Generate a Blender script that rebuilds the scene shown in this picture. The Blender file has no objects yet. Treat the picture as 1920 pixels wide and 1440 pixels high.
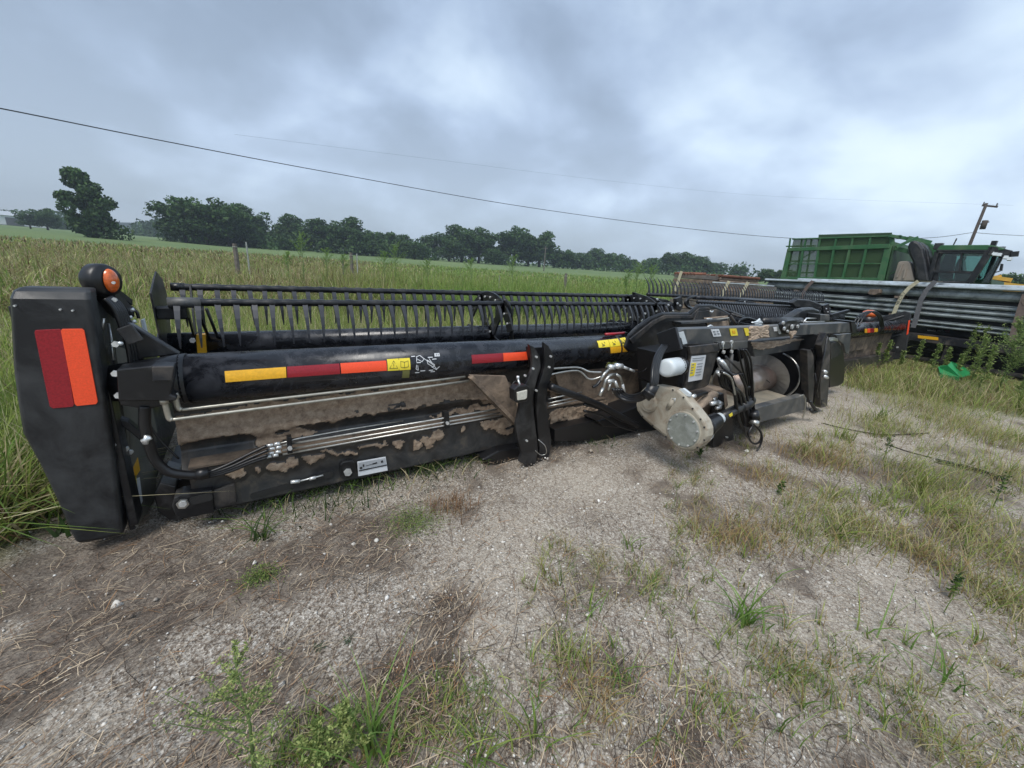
import bpy, bmesh, math, random
import numpy as np
from mathutils import Vector, Matrix, noise
random.seed(7); rng = np.random.default_rng(7)
S = bpy.context.scene; COL = S.collection
rad = math.radians
# ------------------------------------------------------------------ camera
FPX, HY, ROLL, AZ, CH = 735.0, 512.0, rad(3.76), rad(55.67), 1.6
PITCH = math.atan((720-HY)*math.cos(ROLL)/FPX)
HD = Vector((math.cos(AZ), math.sin(AZ), 0)); RD = Vector((math.sin(AZ), -math.cos(AZ), 0)); ZZ = Vector((0, 0, 1))
CF = HD*math.cos(PITCH)-ZZ*math.sin(PITCH); U0 = HD*math.sin(PITCH)+ZZ*math.cos(PITCH)
CR = RD*math.cos(ROLL)+U0*math.sin(ROLL); CU = -RD*math.sin(ROLL)+U0*math.cos(ROLL)
CC = Vector((0, 0, CH))
cd = bpy.data.cameras.new('camera'); cam = bpy.data.objects.new('camera', cd); COL.objects.link(cam)
cd.sensor_width = 36; cd.lens = FPX/1920*36; cd.clip_start = .05; cd.clip_end = 9000
cam.matrix_world = Matrix(((CR.x, CU.x, -CF.x, 0), (CR.y, CU.y, -CF.y, 0), (CR.z, CU.z, -CF.z, CH), (0, 0, 0, 1)))
S.camera = cam
# ------------------------------------------------------------------ world, sun, exposure
SUN_EL, SUN_AZ = rad(58), AZ+rad(160)
def N(nt, t, **kw):
    n = nt.nodes.new(t)
    for k, v in kw.items():
        if k in n.inputs.keys(): n.inputs[k].default_value = v
        else: setattr(n, k, v)
    return n
def mth(nt, op, a, b=None, c=None, clamp=False):
    n = nt.nodes.new('ShaderNodeMath'); n.operation = op; n.use_clamp = clamp
    for i, v in enumerate((a, b, c)):
        if v is None: continue
        if isinstance(v, (int, float)): n.inputs[i].default_value = v
        else: nt.links.new(v, n.inputs[i])
    return n.outputs[0]
def mixc(nt, f, a, b):
    n = nt.nodes.new('ShaderNodeMix'); n.data_type = 'RGBA'
    for s, v in ((n.inputs[0], f), (n.inputs[6], a), (n.inputs[7], b)):
        if isinstance(v, (int, float)): s.default_value = v
        elif isinstance(v, tuple): s.default_value = (*v[:3], 1)
        else: nt.links.new(v, s)
    return n.outputs[2]
def ramp(nt, f, stops):
    n = nt.nodes.new('ShaderNodeValToRGB'); e = n.color_ramp.elements
    while len(e) < len(stops): e.new(.5)
    for i, (p, c) in enumerate(stops):
        e[i].position = p; e[i].color = (*c, 1) if isinstance(c, tuple) else (c, c, c, 1)
    nt.links.new(f, n.inputs[0]); return n.outputs[0]
W = bpy.data.worlds.new('World'); S.world = W; W.use_nodes = True
nt = W.node_tree; nt.nodes.clear()
out = N(nt, 'ShaderNodeOutputWorld'); tc = N(nt, 'ShaderNodeTexCoord')
sky = N(nt, 'ShaderNodeTexSky'); sky.sky_type = 'NISHITA'; sky.sun_disc = False; sky.sun_elevation = SUN_EL; sky.sun_rotation = math.pi/2-SUN_AZ
b1 = N(nt, 'ShaderNodeBackground', Strength=.05); hs = N(nt, 'ShaderNodeHueSaturation', Saturation=.45); nt.links.new(sky.outputs[0], hs.inputs['Color']); nt.links.new(hs.outputs[0], b1.inputs[0])
sep = N(nt, 'ShaderNodeSeparateXYZ'); nt.links.new(tc.outputs['Generated'], sep.inputs[0])
zc = mth(nt, 'MAXIMUM', sep.outputs[2], 0.0)
den = mth(nt, 'ADD', zc, .42)
cx = mth(nt, 'DIVIDE', sep.outputs[0], den); cy = mth(nt, 'DIVIDE', sep.outputs[1], den)
cmb = N(nt, 'ShaderNodeCombineXYZ'); nt.links.new(cx, cmb.inputs[0]); nt.links.new(cy, cmb.inputs[1])
n1 = N(nt, 'ShaderNodeTexNoise', Scale=.95, Detail=6.0, Roughness=.52, Distortion=.15); nt.links.new(cmb.outputs[0], n1.inputs['Vector'])
mp = N(nt, 'ShaderNodeMapping'); mp.inputs[1].default_value = (3.3, 7.1, 0); nt.links.new(cmb.outputs[0], mp.inputs[0])
n2 = N(nt, 'ShaderNodeTexNoise', Scale=2.3, Detail=5.0, Roughness=.50, Distortion=.2); nt.links.new(mp.outputs[0], n2.inputs['Vector'])
dr = N(nt, 'ShaderNodeVectorMath'); dr.operation = 'DOT_PRODUCT'; nt.links.new(tc.outputs['Generated'], dr.inputs[0]); dr.inputs[1].default_value = (RD*.97+HD*.24)[:]
side = dr.outputs['Value']
f = mth(nt, 'MULTIPLY', mth(nt, 'SUBTRACT', n1.outputs[0], .5), 2.2)
f = mth(nt, 'ADD', f, mth(nt, 'MULTIPLY', mth(nt, 'SUBTRACT', n2.outputs[0], .5), 1.9))
f = mth(nt, 'ADD', f, mth(nt, 'MULTIPLY', side, .38))
f = mth(nt, 'ADD', f, mth(nt, 'MULTIPLY', zc, .30))
f = mth(nt, 'ADD', f, .16, clamp=True)
ccol = ramp(nt, f, [(0, (.06, .105, .165)), (.2, (.10, .155, .235)), (.4, (.17, .24, .345)), (.6, (.275, .36, .46)), (.8, (.385, .475, .56)), (1, (.44, .525, .60))])
b2 = N(nt, 'ShaderNodeBackground', Strength=.70); nt.links.new(ccol, b2.inputs[0])
ad = N(nt, 'ShaderNodeAddShader'); nt.links.new(b1.outputs[0], ad.inputs[0]); nt.links.new(b2.outputs[0], ad.inputs[1]); nt.links.new(ad.outputs[0], out.inputs[0])
sd = bpy.data.lights.new('sun', 'SUN'); sd.energy = 1.5; sd.angle = rad(28); sd.color = (1, .965, .91)
so = bpy.data.objects.new('sun', sd); COL.objects.link(so)
so.rotation_euler = Vector((-math.cos(SUN_AZ)*math.cos(SUN_EL), -math.sin(SUN_AZ)*math.cos(SUN_EL), -math.sin(SUN_EL))).to_track_quat('-Z', 'Y').to_euler()
S.view_settings.view_transform = 'Standard'; S.view_settings.look = 'None'; S.view_settings.exposure = 1.0; S.view_settings.gamma = 1
S.render.engine = 'CYCLES'; S.cycles.max_bounces = 6; S.cycles.transparent_max_bounces = 8
# ------------------------------------------------------------------ placing helpers
def ray(x, y): return CF*FPX+CR*(x-960)+CU*(720-y)
def at(x, y, Y=None, X=None, Z=None):
    d = ray(x, y)
    t = (Y-CC.y)/d.y if Y is not None else (X-CC.x)/d.x if X is not None else (Z-CC.z)/d.z
    return CC+d*t
def far(x, y, D):
    d = ray(x, y); return CC+d*(D/math.hypot(d.x, d.y))
def onplane(x, y, P0, n):
    d = ray(x, y); return CC+d*((P0-CC).dot(n)/d.dot(n))
def proj(P):
    v = P-CC; z = v.dot(CF); return 960+FPX*v.dot(CR)/z, 720-FPX*v.dot(CU)/z
G0 = .1
def gz(x, y):
    r = math.hypot(x, y); z = G0
    if r > 12:
        an = (AZ-math.atan2(y, x)+math.pi) % (2*math.pi)-math.pi; sl = .0295+.000*min(1, max(0, (-.15-an)/.45)); z += sl*(min(r, 150)-12)+(max(r-150, 0))*.026
    return z
def ground_at(x, y):
    p = at(x, y, Z=G0); return Vector((p.x, p.y, G0))
def fg(x, D):
    p = far(x, 600, D); return Vector((p.x, p.y, gz(p.x, p.y)))
# ------------------------------------------------------------------ materials
MATS = {}
def mat(name, col, rough=.5, metal=0, var=.25, scale=8, bump=0, bscale=40, spec=.5, coat=0, dirt=None, dirtamt=.5, dscale=3, vcol=False, backlit=0):
    m = bpy.data.materials.new(name); m.use_nodes = True; t = m.node_tree; b = t.nodes['Principled BSDF']
    tc = N(t, 'ShaderNodeTexCoord'); c = None
    b.inputs['Roughness'].default_value = rough; b.inputs['Metallic'].default_value = metal
    b.inputs['Specular IOR Level'].default_value = spec; b.inputs['Coat Weight'].default_value = coat
    if vcol:
        a = N(t, 'ShaderNodeAttribute', attribute_name='Col'); c = a.outputs[0]
        if col != (1, 1, 1): c = mixc(t, 1.0, c, col); t.nodes[-1].blend_type = 'MULTIPLY'
    elif var:
        n = N(t, 'ShaderNodeTexNoise', Scale=scale, Detail=6.0, Roughness=.65); t.links.new(tc.outputs['Object'], n.inputs['Vector'])
        c = ramp(t, n.outputs[0], [(.3, tuple(v*(1-var) for v in col)), (.7, tuple(min(1, v*(1+var)) for v in col))])
    if dirt:
        n = N(t, 'ShaderNodeTexNoise', Scale=dscale, Detail=8.0, Roughness=.7, Distortion=.6); t.links.new(tc.outputs['Object'], n.inputs['Vector'])
        fac = ramp(t, n.outputs[0], [(max(0, .62-dirtamt*.4), 0.0), (.85-dirtamt*.3, 1.0)])
        c = mixc(t, fac, c if c is not None else col, dirt)
        rr = N(t, 'ShaderNodeMapRange'); rr.inputs[3].default_value = rough; rr.inputs[4].default_value = min(1, rough+.35); t.links.new(fac, rr.inputs[0]); t.links.new(rr.outputs[0], b.inputs['Roughness'])
    if c is not None: t.links.new(c, b.inputs['Base Color'])
    else: b.inputs['Base Color'].default_value = (*col, 1)
    if bump:
        n = N(t, 'ShaderNodeTexNoise', Scale=bscale, Detail=5.0); t.links.new(tc.outputs['Object'], n.inputs['Vector'])
        bp = N(t, 'ShaderNodeBump', Strength=bump, Distance=.01); t.links.new(n.outputs[0], bp.inputs['Height']); t.links.new(bp.outputs[0], b.inputs['Normal'])
    if backlit:
        tr = N(t, 'ShaderNodeBsdfTranslucent'); mx = N(t, 'ShaderNodeMixShader'); mx.inputs[0].default_value = backlit
        if c is not None: t.links.new(c, tr.inputs[0])
        o = t.nodes['Material Output']; t.links.new(b.outputs[0], mx.inputs[1]); t.links.new(tr.outputs[0], mx.inputs[2]); t.links.new(mx.outputs[0], o.inputs[0])
    MATS[name] = m; return m
BLACK = mat('black_paint', (.007, .0075, .009), .34, var=.3, scale=6, dirt=(.06, .058, .056), dirtamt=.35, dscale=5, bump=.06, bscale=60)
BLACKD = mat('black_paint_dusty', (.014, .015, .018), .42, var=.3, scale=6, dirt=(.12, .10, .08), dirtamt=.45, dscale=4, bump=.1)
TUBEM = mat('black_tube_paint', (.008, .009, .012), .2, var=.3, scale=4, dirt=(.045, .049, .060), dirtamt=.45, dscale=7)
SHIELD = mat('black_plastic', (.008, .009, .011), .38, var=.2, scale=9, dirt=(.04, .042, .043), dirtamt=.55, dscale=4, bump=.05, bscale=200)
INNER = mat('dusty_panel', (.11, .105, .085), .6, var=.3, dirt=(.17, .155, .12), dirtamt=.8, dscale=4)
GREYP = mat('grey_worn_paint', (.05, .055, .06), .38, var=.2, dirt=(.17, .155, .13), dirtamt=.42, dscale=4)
RUBBER = mat('black_rubber', (.009, .009, .010), .36, var=.2)
STEEL = mat('zinc_steel', (.55, .55, .52), .3, metal=.85, var=.25, scale=30)
WHITEST = mat('bright_fitting', (.72, .74, .74), .28, metal=.6, var=.2, scale=40)
PIPE = mat('oxidised_pipe', (.42, .40, .34), .35, metal=.7, var=.25, scale=20)
GALV = mat('galvanised_sheet', (.56, .62, .66), .4, metal=.2, var=.18, scale=3, dirt=(.2, .21, .2), dirtamt=.4, dscale=2)
GALVD = mat('weathered_galvanised_sheet', (.30, .34, .345), .5, metal=.1, var=.3, scale=2.5, dirt=(.07, .075, .07), dirtamt=.5, dscale=3)
MUD = mat('dried_mud', (.36, .28, .21), .95, var=.35, scale=14, bump=.8, bscale=30)
MUDD = mat('muddy_steel', (.085, .065, .05), .8, var=.4, scale=10, dirt=(.28, .21, .15), dirtamt=.6, dscale=6, bump=.5)
CREAM = mat('cream_casting', (.36, .33, .265), .5, var=.15, scale=9, dirt=(.2, .14, .09), dirtamt=.4, dscale=8)
DISC = mat('grey_cover_disc', (.21, .225, .20), .5, var=.18, scale=25, dirt=(.35, .37, .35), dirtamt=.3, dscale=14)
WHITE = mat('white_paint', (.58, .63, .65), .35, var=.06)
REDR = mat('dark_red_reflector', (.27, .012, .02), .28, var=.3, scale=150)
ORR = mat('orange_red_reflector', (.90, .085, .025), .4, var=.14, scale=150)
YELR = mat('amber_reflector', (.76, .40, .02), .35, var=.16, scale=60)
YEL = mat('yellow_decal', (.82, .66, .05), .4, var=.05)
LBL = mat('white_decal', (.66, .68, .70), .45, var=.08)
INK = mat('black_ink', (.02, .02, .02), .5, var=0)
GINK = mat('grey_ink', (.22, .24, .26), .5, var=0)
RINK = mat('red_ink', (.45, .02, .03), .5, var=0)
AMBER = mat('amber_lens', (.62, .12, .02), .2, var=.35, scale=60, coat=.6)
LENS = mat('clear_lens', (.55, .54, .47), .15, var=.15, scale=80, coat=.5)
AUG = mat('worn_auger_steel', (.36, .30, .26), .28, metal=.7, var=.3, scale=5, dirt=(.22, .13, .10), dirtamt=.45, dscale=3)
FLIGHT = mat('auger_flighting_steel', (.32, .31, .29), .35, metal=.7, var=.2, scale=5)
FLOORW = mat('dusty_floor_sheet', (.20, .18, .14), .6, var=.3, scale=6, dirt=(.3, .25, .18), dirtamt=.5)
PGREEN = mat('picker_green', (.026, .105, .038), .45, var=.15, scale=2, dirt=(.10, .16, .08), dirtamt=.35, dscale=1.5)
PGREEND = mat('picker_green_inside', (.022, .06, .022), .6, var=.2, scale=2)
GPLAST = mat('green_plastic', (.02, .22, .07), .35, var=.15)
TANP = mat('tan_plastic', (.27, .23, .19), .5, var=.12, scale=3)
WOOD = mat('weathered_wood', (.17, .13, .10), .85, var=.4, scale=9, bump=.4)
WOODG = mat('grey_timber', (.13, .115, .10), .85, var=.4, scale=5, bump=.4)
RUST = mat('rusty_steel', (.15, .06, .035), .8, var=.5, scale=6)
STRAPY = mat('pale_strap', (.50, .46, .32), .7, var=.2, scale=20)
STRAPG = mat('grey_strap', (.13, .13, .135), .6, var=.2, scale=20)
STRAPB = mat('brown_strap', (.16, .12, .10), .6, var=.2, scale=20)
BARK = mat('bark', (.055, .045, .037), .9, var=.4, scale=6, bump=.5)
LEAF = mat('tree_leaves', (1, 1, 1), .6, vcol=True, backlit=.2, spec=.2)
GRASSM = mat('grass_blades', (1, 1, 1), .55, vcol=True, backlit=.4, spec=.25)
STRAWM = mat('dead_straw', (1, 1, 1), .8, vcol=True, spec=.2)
STONEM = mat('limestone_chips', (1, 1, 1), .85, vcol=True, spec=.3)
YELM = mat('yellow_machine_paint', (.55, .33, .05), .5, var=.15)
SIDING = mat('pale_siding', (.6, .62, .63), .6, var=.05)
ROOFM = mat('metal_roof', (.4, .43, .46), .5, var=.05)
WIREM = mat('wire', (.02, .02, .022), .6, var=0)
def glassmat():
    m = bpy.data.materials.new('tinted_glass'); m.use_nodes = True; t = m.node_tree; t.nodes.clear()
    o = N(t, 'ShaderNodeOutputMaterial'); g = N(t, 'ShaderNodeBsdfGlossy', Roughness=.06); g.inputs[0].default_value = (.5, .5, .5, 1)
    tr = N(t, 'ShaderNodeBsdfTransparent'); tr.inputs[0].default_value = (.62, .78, .74, 1)
    mx = N(t, 'ShaderNodeMixShader'); mx.inputs[0].default_value = .10
    t.links.new(tr.outputs[0], mx.inputs[1]); t.links.new(g.outputs[0], mx.inputs[2]); t.links.new(mx.outputs[0], o.inputs[0]); return m
GLASS = glassmat()
def perforated():   # wire mesh too fine to build: real holes by coverage
    m = bpy.data.materials.new('basket_mesh'); m.use_nodes = True; t = m.node_tree; b = t.nodes['Principled BSDF']; o = t.nodes['Material Output']
    b.inputs['Base Color'].default_value = (.035, .075, .025, 1); b.inputs['Roughness'].default_value = .6
    tr = N(t, 'ShaderNodeBsdfTransparent'); mx = N(t, 'ShaderNodeMixShader'); mx.inputs[0].default_value = .38
    t.links.new(b.outputs[0], mx.inputs[1]); t.links.new(tr.outputs[0], mx.inputs[2]); t.links.new(mx.outputs[0], o.inputs[0]); return m
MESHM = perforated()
# ------------------------------------------------------------------ mesh helpers
def mesh(name, V, F, m, parent=None, smooth=False, bev=0):
    me = bpy.data.meshes.new(name); me.from_pydata([tuple(v) for v in V], [], F); me.update()
    b = bmesh.new(); b.from_mesh(me); bmesh.ops.recalc_face_normals(b, faces=b.faces); b.to_mesh(me); b.free()
    me.materials.append(m)
    if smooth: me.polygons.foreach_set('use_smooth', [True]*len(me.polygons))
    o = bpy.data.objects.new(name, me); COL.objects.link(o)
    if parent is not None: setp(o, parent)
    if bev:
        mo = o.modifiers.new('bevel', 'BEVEL'); mo.width = bev; mo.segments = 2; mo.limit_method = 'ANGLE'; mo.angle_limit = rad(35)
    return o
def wloc(o):
    v = Vector(o.location)
    return v+wloc(o.parent) if o.parent else v
def setp(o, parent):      # vertices were given in world space; roots are never rotated
    o.parent = parent
    off = wloc(parent)
    if o.type == 'MESH' and len(o.data.vertices) and not o.get('_loc'): o.data.transform(Matrix.Translation(-off))
def root(name, loc, label, cat, group=None, kind=None):
    o = bpy.data.objects.new(name, None); COL.objects.link(o); o.location = loc; o.empty_display_size = .2
    tag(o, label, cat, group, kind); return o
def tag(o, label=None, cat=None, group=None, kind=None):
    if label: o['label'] = label
    if cat: o['category'] = cat
    if group: o['group'] = group
    if kind: o['kind'] = kind
    return o
class MB:
    def __init__(s): s.V = []; s.F = []
    def add(s, V, F):
        k = len(s.V); s.V += [Vector(v) for v in V]; s.F += [tuple(i+k for i in f) for f in F]; return s
    def prism(s, pts, d):
        d = Vector(d); n = len(pts); V = [Vector(p) for p in pts]+[Vector(p)+d for p in pts]
        F = [tuple(range(n)), tuple(range(2*n-1, n-1, -1))]+[(i, (i+1) % n, n+(i+1) % n, n+i) for i in range(n)]
        return s.add(V, F)
    def box(s, c, sx, sy, sz, ax=None):
        c = Vector(c); X, Y, Z = ax if ax else (Vector((1, 0, 0)), Vector((0, 1, 0)), Vector((0, 0, 1)))
        p = [c+X*(a*sx/2)+Y*(b*sy/2)-Z*(sz/2) for a, b in ((-1, -1), (1, -1), (1, 1), (-1, 1))]
        return s.prism(p, Z*sz)
    def tube(s, pts, r, n=8, caps=True, smooth=0):
        P = [Vector(p) for p in pts]
        if smooth: P = catmull(P, smooth)
        if len(P) < 2: return s
        R = r if isinstance(r, (list, tuple)) else [r]*len(P)
        if len(R) != len(P): R = [R[0]+(R[-1]-R[0])*i/(len(P)-1) for i in range(len(P))]
        t0 = (P[1]-P[0]).normalized(); u = t0.orthogonal().normalized(); V = []
        for i, p in enumerate(P):
            t = (P[min(i+1, len(P)-1)]-P[max(i-1, 0)]).normalized()
            u = (u-t*u.dot(t)); u = u.normalized() if u.length > 1e-6 else t.orthogonal().normalized(); v = t.cross(u)
            for k in range(n):
                a = 2*math.pi*k/n; V.append(p+(u*math.cos(a)+v*math.sin(a))*R[i])
        F = [(i*n+k, i*n+(k+1) % n, (i+1)*n+(k+1) % n, (i+1)*n+k) for i in range(len(P)-1) for k in range(n)]
        if caps: F += [tuple(range(n-1, -1, -1)), tuple((len(P)-1)*n+k for k in range(n))]
        return s.add(V, F)
    def bar(s, a, b, w, h, up=ZZ):
        a = Vector(a); b = Vector(b); t = (b-a).normalized(); u = t.cross(up).normalized(); v = u.cross(t)
        p = [a+u*(x*w/2)+v*(y*h/2) for x, y in ((-1, -1), (1, -1), (1, 1), (-1, 1))]
        return s.prism(p, b-a)
    def build(s, name, m, parent=None, smooth=False, bev=0): return mesh(name, s.V, s.F, m, parent, smooth, bev)
def catmull(P, k):
    out = []
    for i in range(len(P)-1):
        p0, p1, p2, p3 = P[max(i-1, 0)], P[i], P[i+1], P[min(i+2, len(P)-1)]
        for j in range(k):
            t = j/k; out.append(.5*((2*p1)+(p2-p0)*t+(2*p0-5*p1+4*p2-p3)*t*t+(3*p1-p0-3*p2+p3)*t**3))
    out.append(P[-1]); return out
def tri_mesh(name, V, F, C, m, per=None):
    me = bpy.data.meshes.new(name); V = np.asarray(V, np.float32); F = np.asarray(F, np.int32)
    me.vertices.add(len(V)); me.vertices.foreach_set('co', V.ravel())
    me.loops.add(F.size); me.loops.foreach_set('vertex_index', F.ravel())
    me.polygons.add(len(F)); me.polygons.foreach_set('loop_start', np.arange(0, F.size, 3, dtype=np.int32))
    me.update(calc_edges=True)
    a = me.color_attributes.new('Col', 'FLOAT_COLOR', 'POINT'); CA = np.ones((len(V), 4), np.float32); CA[:, :3] = C; a.data.foreach_set('color', CA.ravel())
    me.materials.append(m); o = bpy.data.objects.new(name, me); COL.objects.link(o); return o
def blades(P, h, w, az, lean, C, seg=3, curl=1.0, flat=False):
    """N tapering bent blades as triangles -> V, F, C"""
    P = np.asarray(P, float); n = len(P); k = 2*seg+1
    D = np.stack([np.cos(az), np.sin(az), np.zeros(n)], 1); tw = az+math.pi/2+rng.uniform(-.9, .9, n)
    Sd = np.stack([np.cos(tw), np.sin(tw), np.zeros(n)], 1); V = np.zeros((n, k, 3)); CC_ = np.zeros((n, k, 3))
    for i in range(seg+1):
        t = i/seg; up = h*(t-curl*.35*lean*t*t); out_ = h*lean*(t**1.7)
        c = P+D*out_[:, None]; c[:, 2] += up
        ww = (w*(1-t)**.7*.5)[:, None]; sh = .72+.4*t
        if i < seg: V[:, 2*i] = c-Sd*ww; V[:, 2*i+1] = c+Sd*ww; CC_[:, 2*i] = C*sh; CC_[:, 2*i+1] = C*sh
        else: V[:, 2*i] = c; CC_[:, 2*i] = C*sh
    T = []
    for i in range(seg-1): T += [(2*i, 2*i+1, 2*i+3), (2*i, 2*i+3, 2*i+2)]
    T.append((2*seg-2, 2*seg-1, 2*seg))
    F = (np.arange(n)[:, None, None]*k+np.array(T)[None]).reshape(-1, 3)
    return V.reshape(-1, 3), F, CC_.reshape(-1, 3)
def join(*parts):
    V, F, C, k = [], [], [], 0
    for v, f_, c in parts: V.append(v); F.append(f_+k); C.append(c); k += len(v)
    return np.concatenate(V), np.concatenate(F), np.concatenate(C)
def palette(n, cols, wts, jit=.25):
    cols = np.array(cols); i = rng.choice(len(cols), n, p=np.array(wts)/sum(wts)); return cols[i]*rng.uniform(1-jit, 1+jit, (n, 1))
def nz(x, y, s, o=0): return noise.noise(Vector((x*s, y*s, o)))
def nzv(X, Y, s, o=0): return np.array([noise.noise(Vector((a*s, b*s, o))) for a, b in zip(X, Y)])
GREEN = (.14, .23, .045); YG = (.29, .36, .085); STR = (.48, .41, .24); BRN = (.15, .095, .05); DG = (.045, .085, .022); PALE = (.52, .48, .30)
# ================================================================== GROUND
def thatch(x, y):
    """0..1 how much dead brown thatch lies here"""
    px, py = proj(Vector((x, y, G0)))
    return 0
BR = [((1100, 850), .35, .9), ((1190, 880), .3, .6), ((940, 880), .25, .6), ((1330, 860), .3, .6), ((120, 1180), .55, 1), ((40, 1080), .5, 1), ((300, 1060), .45, .9), ((420, 1130), .5, .9), ((640, 1040), .38, 1.1), ((560, 1200), .28, .7), ((690, 1000), .25, 1.1),
      ((820, 1270), .10, .9), ((740, 1290), .12, .8), ((1310, 930), .4, .6), ((1500, 850), .5, .6), ((1180, 1000), .25, .5), ((1450, 1020), .35, .6), ((640, 1400), .12, .8), ((1050, 1250), .18, .6), ((1700, 900), .9, .6), ((1850, 1000), .6, .7), ((200, 1300), .12, .4), ((880, 905), .35, .7)]
PL = [((960, 1020), .32, 1), ((1080, 900), .45, .9), ((1230, 890), .5, .7), ((880, 1130), .25, .7), ((80, 1400), .16, .8), ((150, 1340), .15, .6), ((1560, 800), .6, 1), ((1480, 790), .45, .8), ((1500, 1180), .3, .8), ((1650, 1090), .3, .7), ((1750, 1210), .3, .9), ((1400, 1250), .2, .5), ((1690, 780), .7, .5), ((460, 1020), .14, .7), ((950, 1180), .2, .6)]
BRW = [(at(*p, Z=G0), r, w) for p, r, w in BR]; PLW = [(at(*p, Z=G0), r, w) for p, r, w in PL]
def zones(x, y):
    b = sum(w*math.exp(-((x-p.x)**2+(y-p.y)**2)/(r*r)) for p, r, w in BRW)
    q = sum(w*math.exp(-((x-p.x)**2+(y-p.y)**2)/(r*r)) for p, r, w in PLW)
    n = noise.fractal(Vector((x*2.2, y*2.2, 3)), .8, 2.1, 4)
    return max(0, min(1, .16+b*.40-q*.5+n*1.15+.28*noise.noise(Vector((x*.9, y*.9, 41))))), max(0, min(1, q*.8+.3-b*.5-n*.3))
EDGE = [(at(*p, Z=G0)) for p in ((1590, 735), (1700, 790), (1800, 800), (1920, 860))]
def green(x, y):
    """0..1 vegetated amount"""
    g = 0
    if y > 4.4: g = min(1, (y-4.4)/.5)
    if x < -1.0: g = max(g, min(1, max(0, (-1.0-x)/.25))*min(1, max(0, (y-2.6-.3*nz(x, y, 2))/.3)))
    # right hand grass beyond the gravel
    e = x*.55+y*.1   # grows to the right
    if x > 7.3: g = max(g, min(1, max(0, (x-7.6-1.1*nz(x, y, .6, 4)-max(0, 1.9-y)*.75)/1.4)))
    return g
NA, NR = 760, 300
rr_ = np.exp(np.linspace(math.log(.35), math.log(3500), NR)); aa = np.linspace(-math.pi, math.pi, NA, endpoint=False)
V = []; zc_ = []
for r in rr_:
    far_ = r > 14
    for a in aa:
        x, y = r*math.cos(a), r*math.sin(a); z = gz(x, y)
        da = abs((a-AZ+math.pi) % (2*math.pi)-math.pi)
        if da > rad(68) or r > 160:
            zc_.append((.3, .3, 1 if (r > 14) else 0)); V.append((x, y, z)); continue
        if far_:
            zc_.append((.3, 0, 1)); V.append((x, y, z+nz(x, y, .05)*.25)); continue
        b, p = zones(x, y); g = green(x, y)
        z += nz(x, y, .8)*.02+nz(x, y, 3.1, 5)*.011*(1+b)+nz(x, y, 11, 8)*.006*(1+b)
        if r < 5: z += nz(x, y, 34, 2)*.0035*(1+b)
        if y > 2.2 and -.4 < x < 2.6: z -= .02
        V.append((x, y, z)); zc_.append((b, p, g))
F = [(i*NA+k, i*NA+(k+1) % NA, (i+1)*NA+(k+1) % NA, (i+1)*NA+k) for i in range(NR-1) for k in range(NA)]+[tuple(range(NA-1, -1, -1))]
gm = bpy.data.meshes.new('ground'); gm.from_pydata(V, [], F); gm.update()
ca = gm.color_attributes.new('Col', 'FLOAT_COLOR', 'POINT'); A = np.ones((len(V), 4), np.float32); A[:, :3] = zc_; ca.data.foreach_set('color', A.ravel())
gm.polygons.foreach_set('use_smooth', [True]*len(gm.polygons))
ground = bpy.data.objects.new('ground', gm); COL.objects.link(ground); tag(ground, 'pale gravelly yard ground running into a rough weedy field', None, None, 'structure')
m = bpy.data.materials.new('gravelly_soil'); m.use_nodes = True; t = m.node_tree; bs = t.nodes['Principled BSDF']
tcn = N(t, 'ShaderNodeTexCoord'); at_ = N(t, 'ShaderNodeAttribute', attribute_name='Col'); sp = N(t, 'ShaderNodeSeparateColor'); t.links.new(at_.outputs[0], sp.inputs[0])
def tn(s, d=6, r=.6, di=0):
    n = N(t, 'ShaderNodeTexNoise', Scale=s, Detail=float(d), Roughness=r, Distortion=di); t.links.new(tcn.outputs['Object'], n.inputs['Vector']); return n.outputs[0]
vo = N(t, 'ShaderNodeTexVoronoi', Scale=75.0); t.links.new(tcn.outputs['Object'], vo.inputs['Vector'])
vo2 = N(t, 'ShaderNodeTexVoronoi', Scale=190.0); t.links.new(tcn.outputs['Object'], vo2.inputs['Vector'])
fine = tn(70, 8, .82); mid = tn(9, 6, .65, .4)
chip = mixc(t, .55, vo.outputs['Color'], vo2.outputs['Color'])
cl = N(t, 'ShaderNodeRGBToBW'); t.links.new(chip, cl.inputs[0])
gravel = ramp(t, mth(t, 'ADD', mth(t, 'MULTIPLY', cl.outputs[0], .55), mth(t, 'MULTIPLY', fine, .5)), [(.27, (.06, .048, .038)), (.43, (.175, .14, .108)), (.58, (.40, .355, .30)), (.76, (.74, .70, .63))])
palec = ramp(t, mth(t, 'ADD', mth(t, 'MULTIPLY', cl.outputs[0], .4), mth(t, 'MULTIPLY', fine, .6)), [(.27, (.17, .135, .105)), (.48, (.40, .345, .28)), (.72, (.70, .65, .56))])
brown = ramp(t, mth(t, 'ADD', mth(t, 'MULTIPLY', fine, .6), mth(t, 'MULTIPLY', mid, .4)), [(.3, (.06, .044, .033)), (.48, (.16, .13, .105)), (.66, (.37, .32, .26))])
c1 = mixc(t, mth(t, 'MULTIPLY', sp.outputs[1], .9), gravel, palec)
fb = ramp(t, mth(t, 'ADD', sp.outputs[0], mth(t, 'MULTIPLY', mth(t, 'SUBTRACT', fine, .5), 1.5)), [(.35, 0.0), (.75, 1.0)])
c2 = mixc(t, fb, c1, brown)
gr = ramp(t, tn(1.5, 8, .7), [(.3, (.08, .10, .035)), (.5, (.15, .165, .06)), (.7, (.25, .22, .11))])
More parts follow.
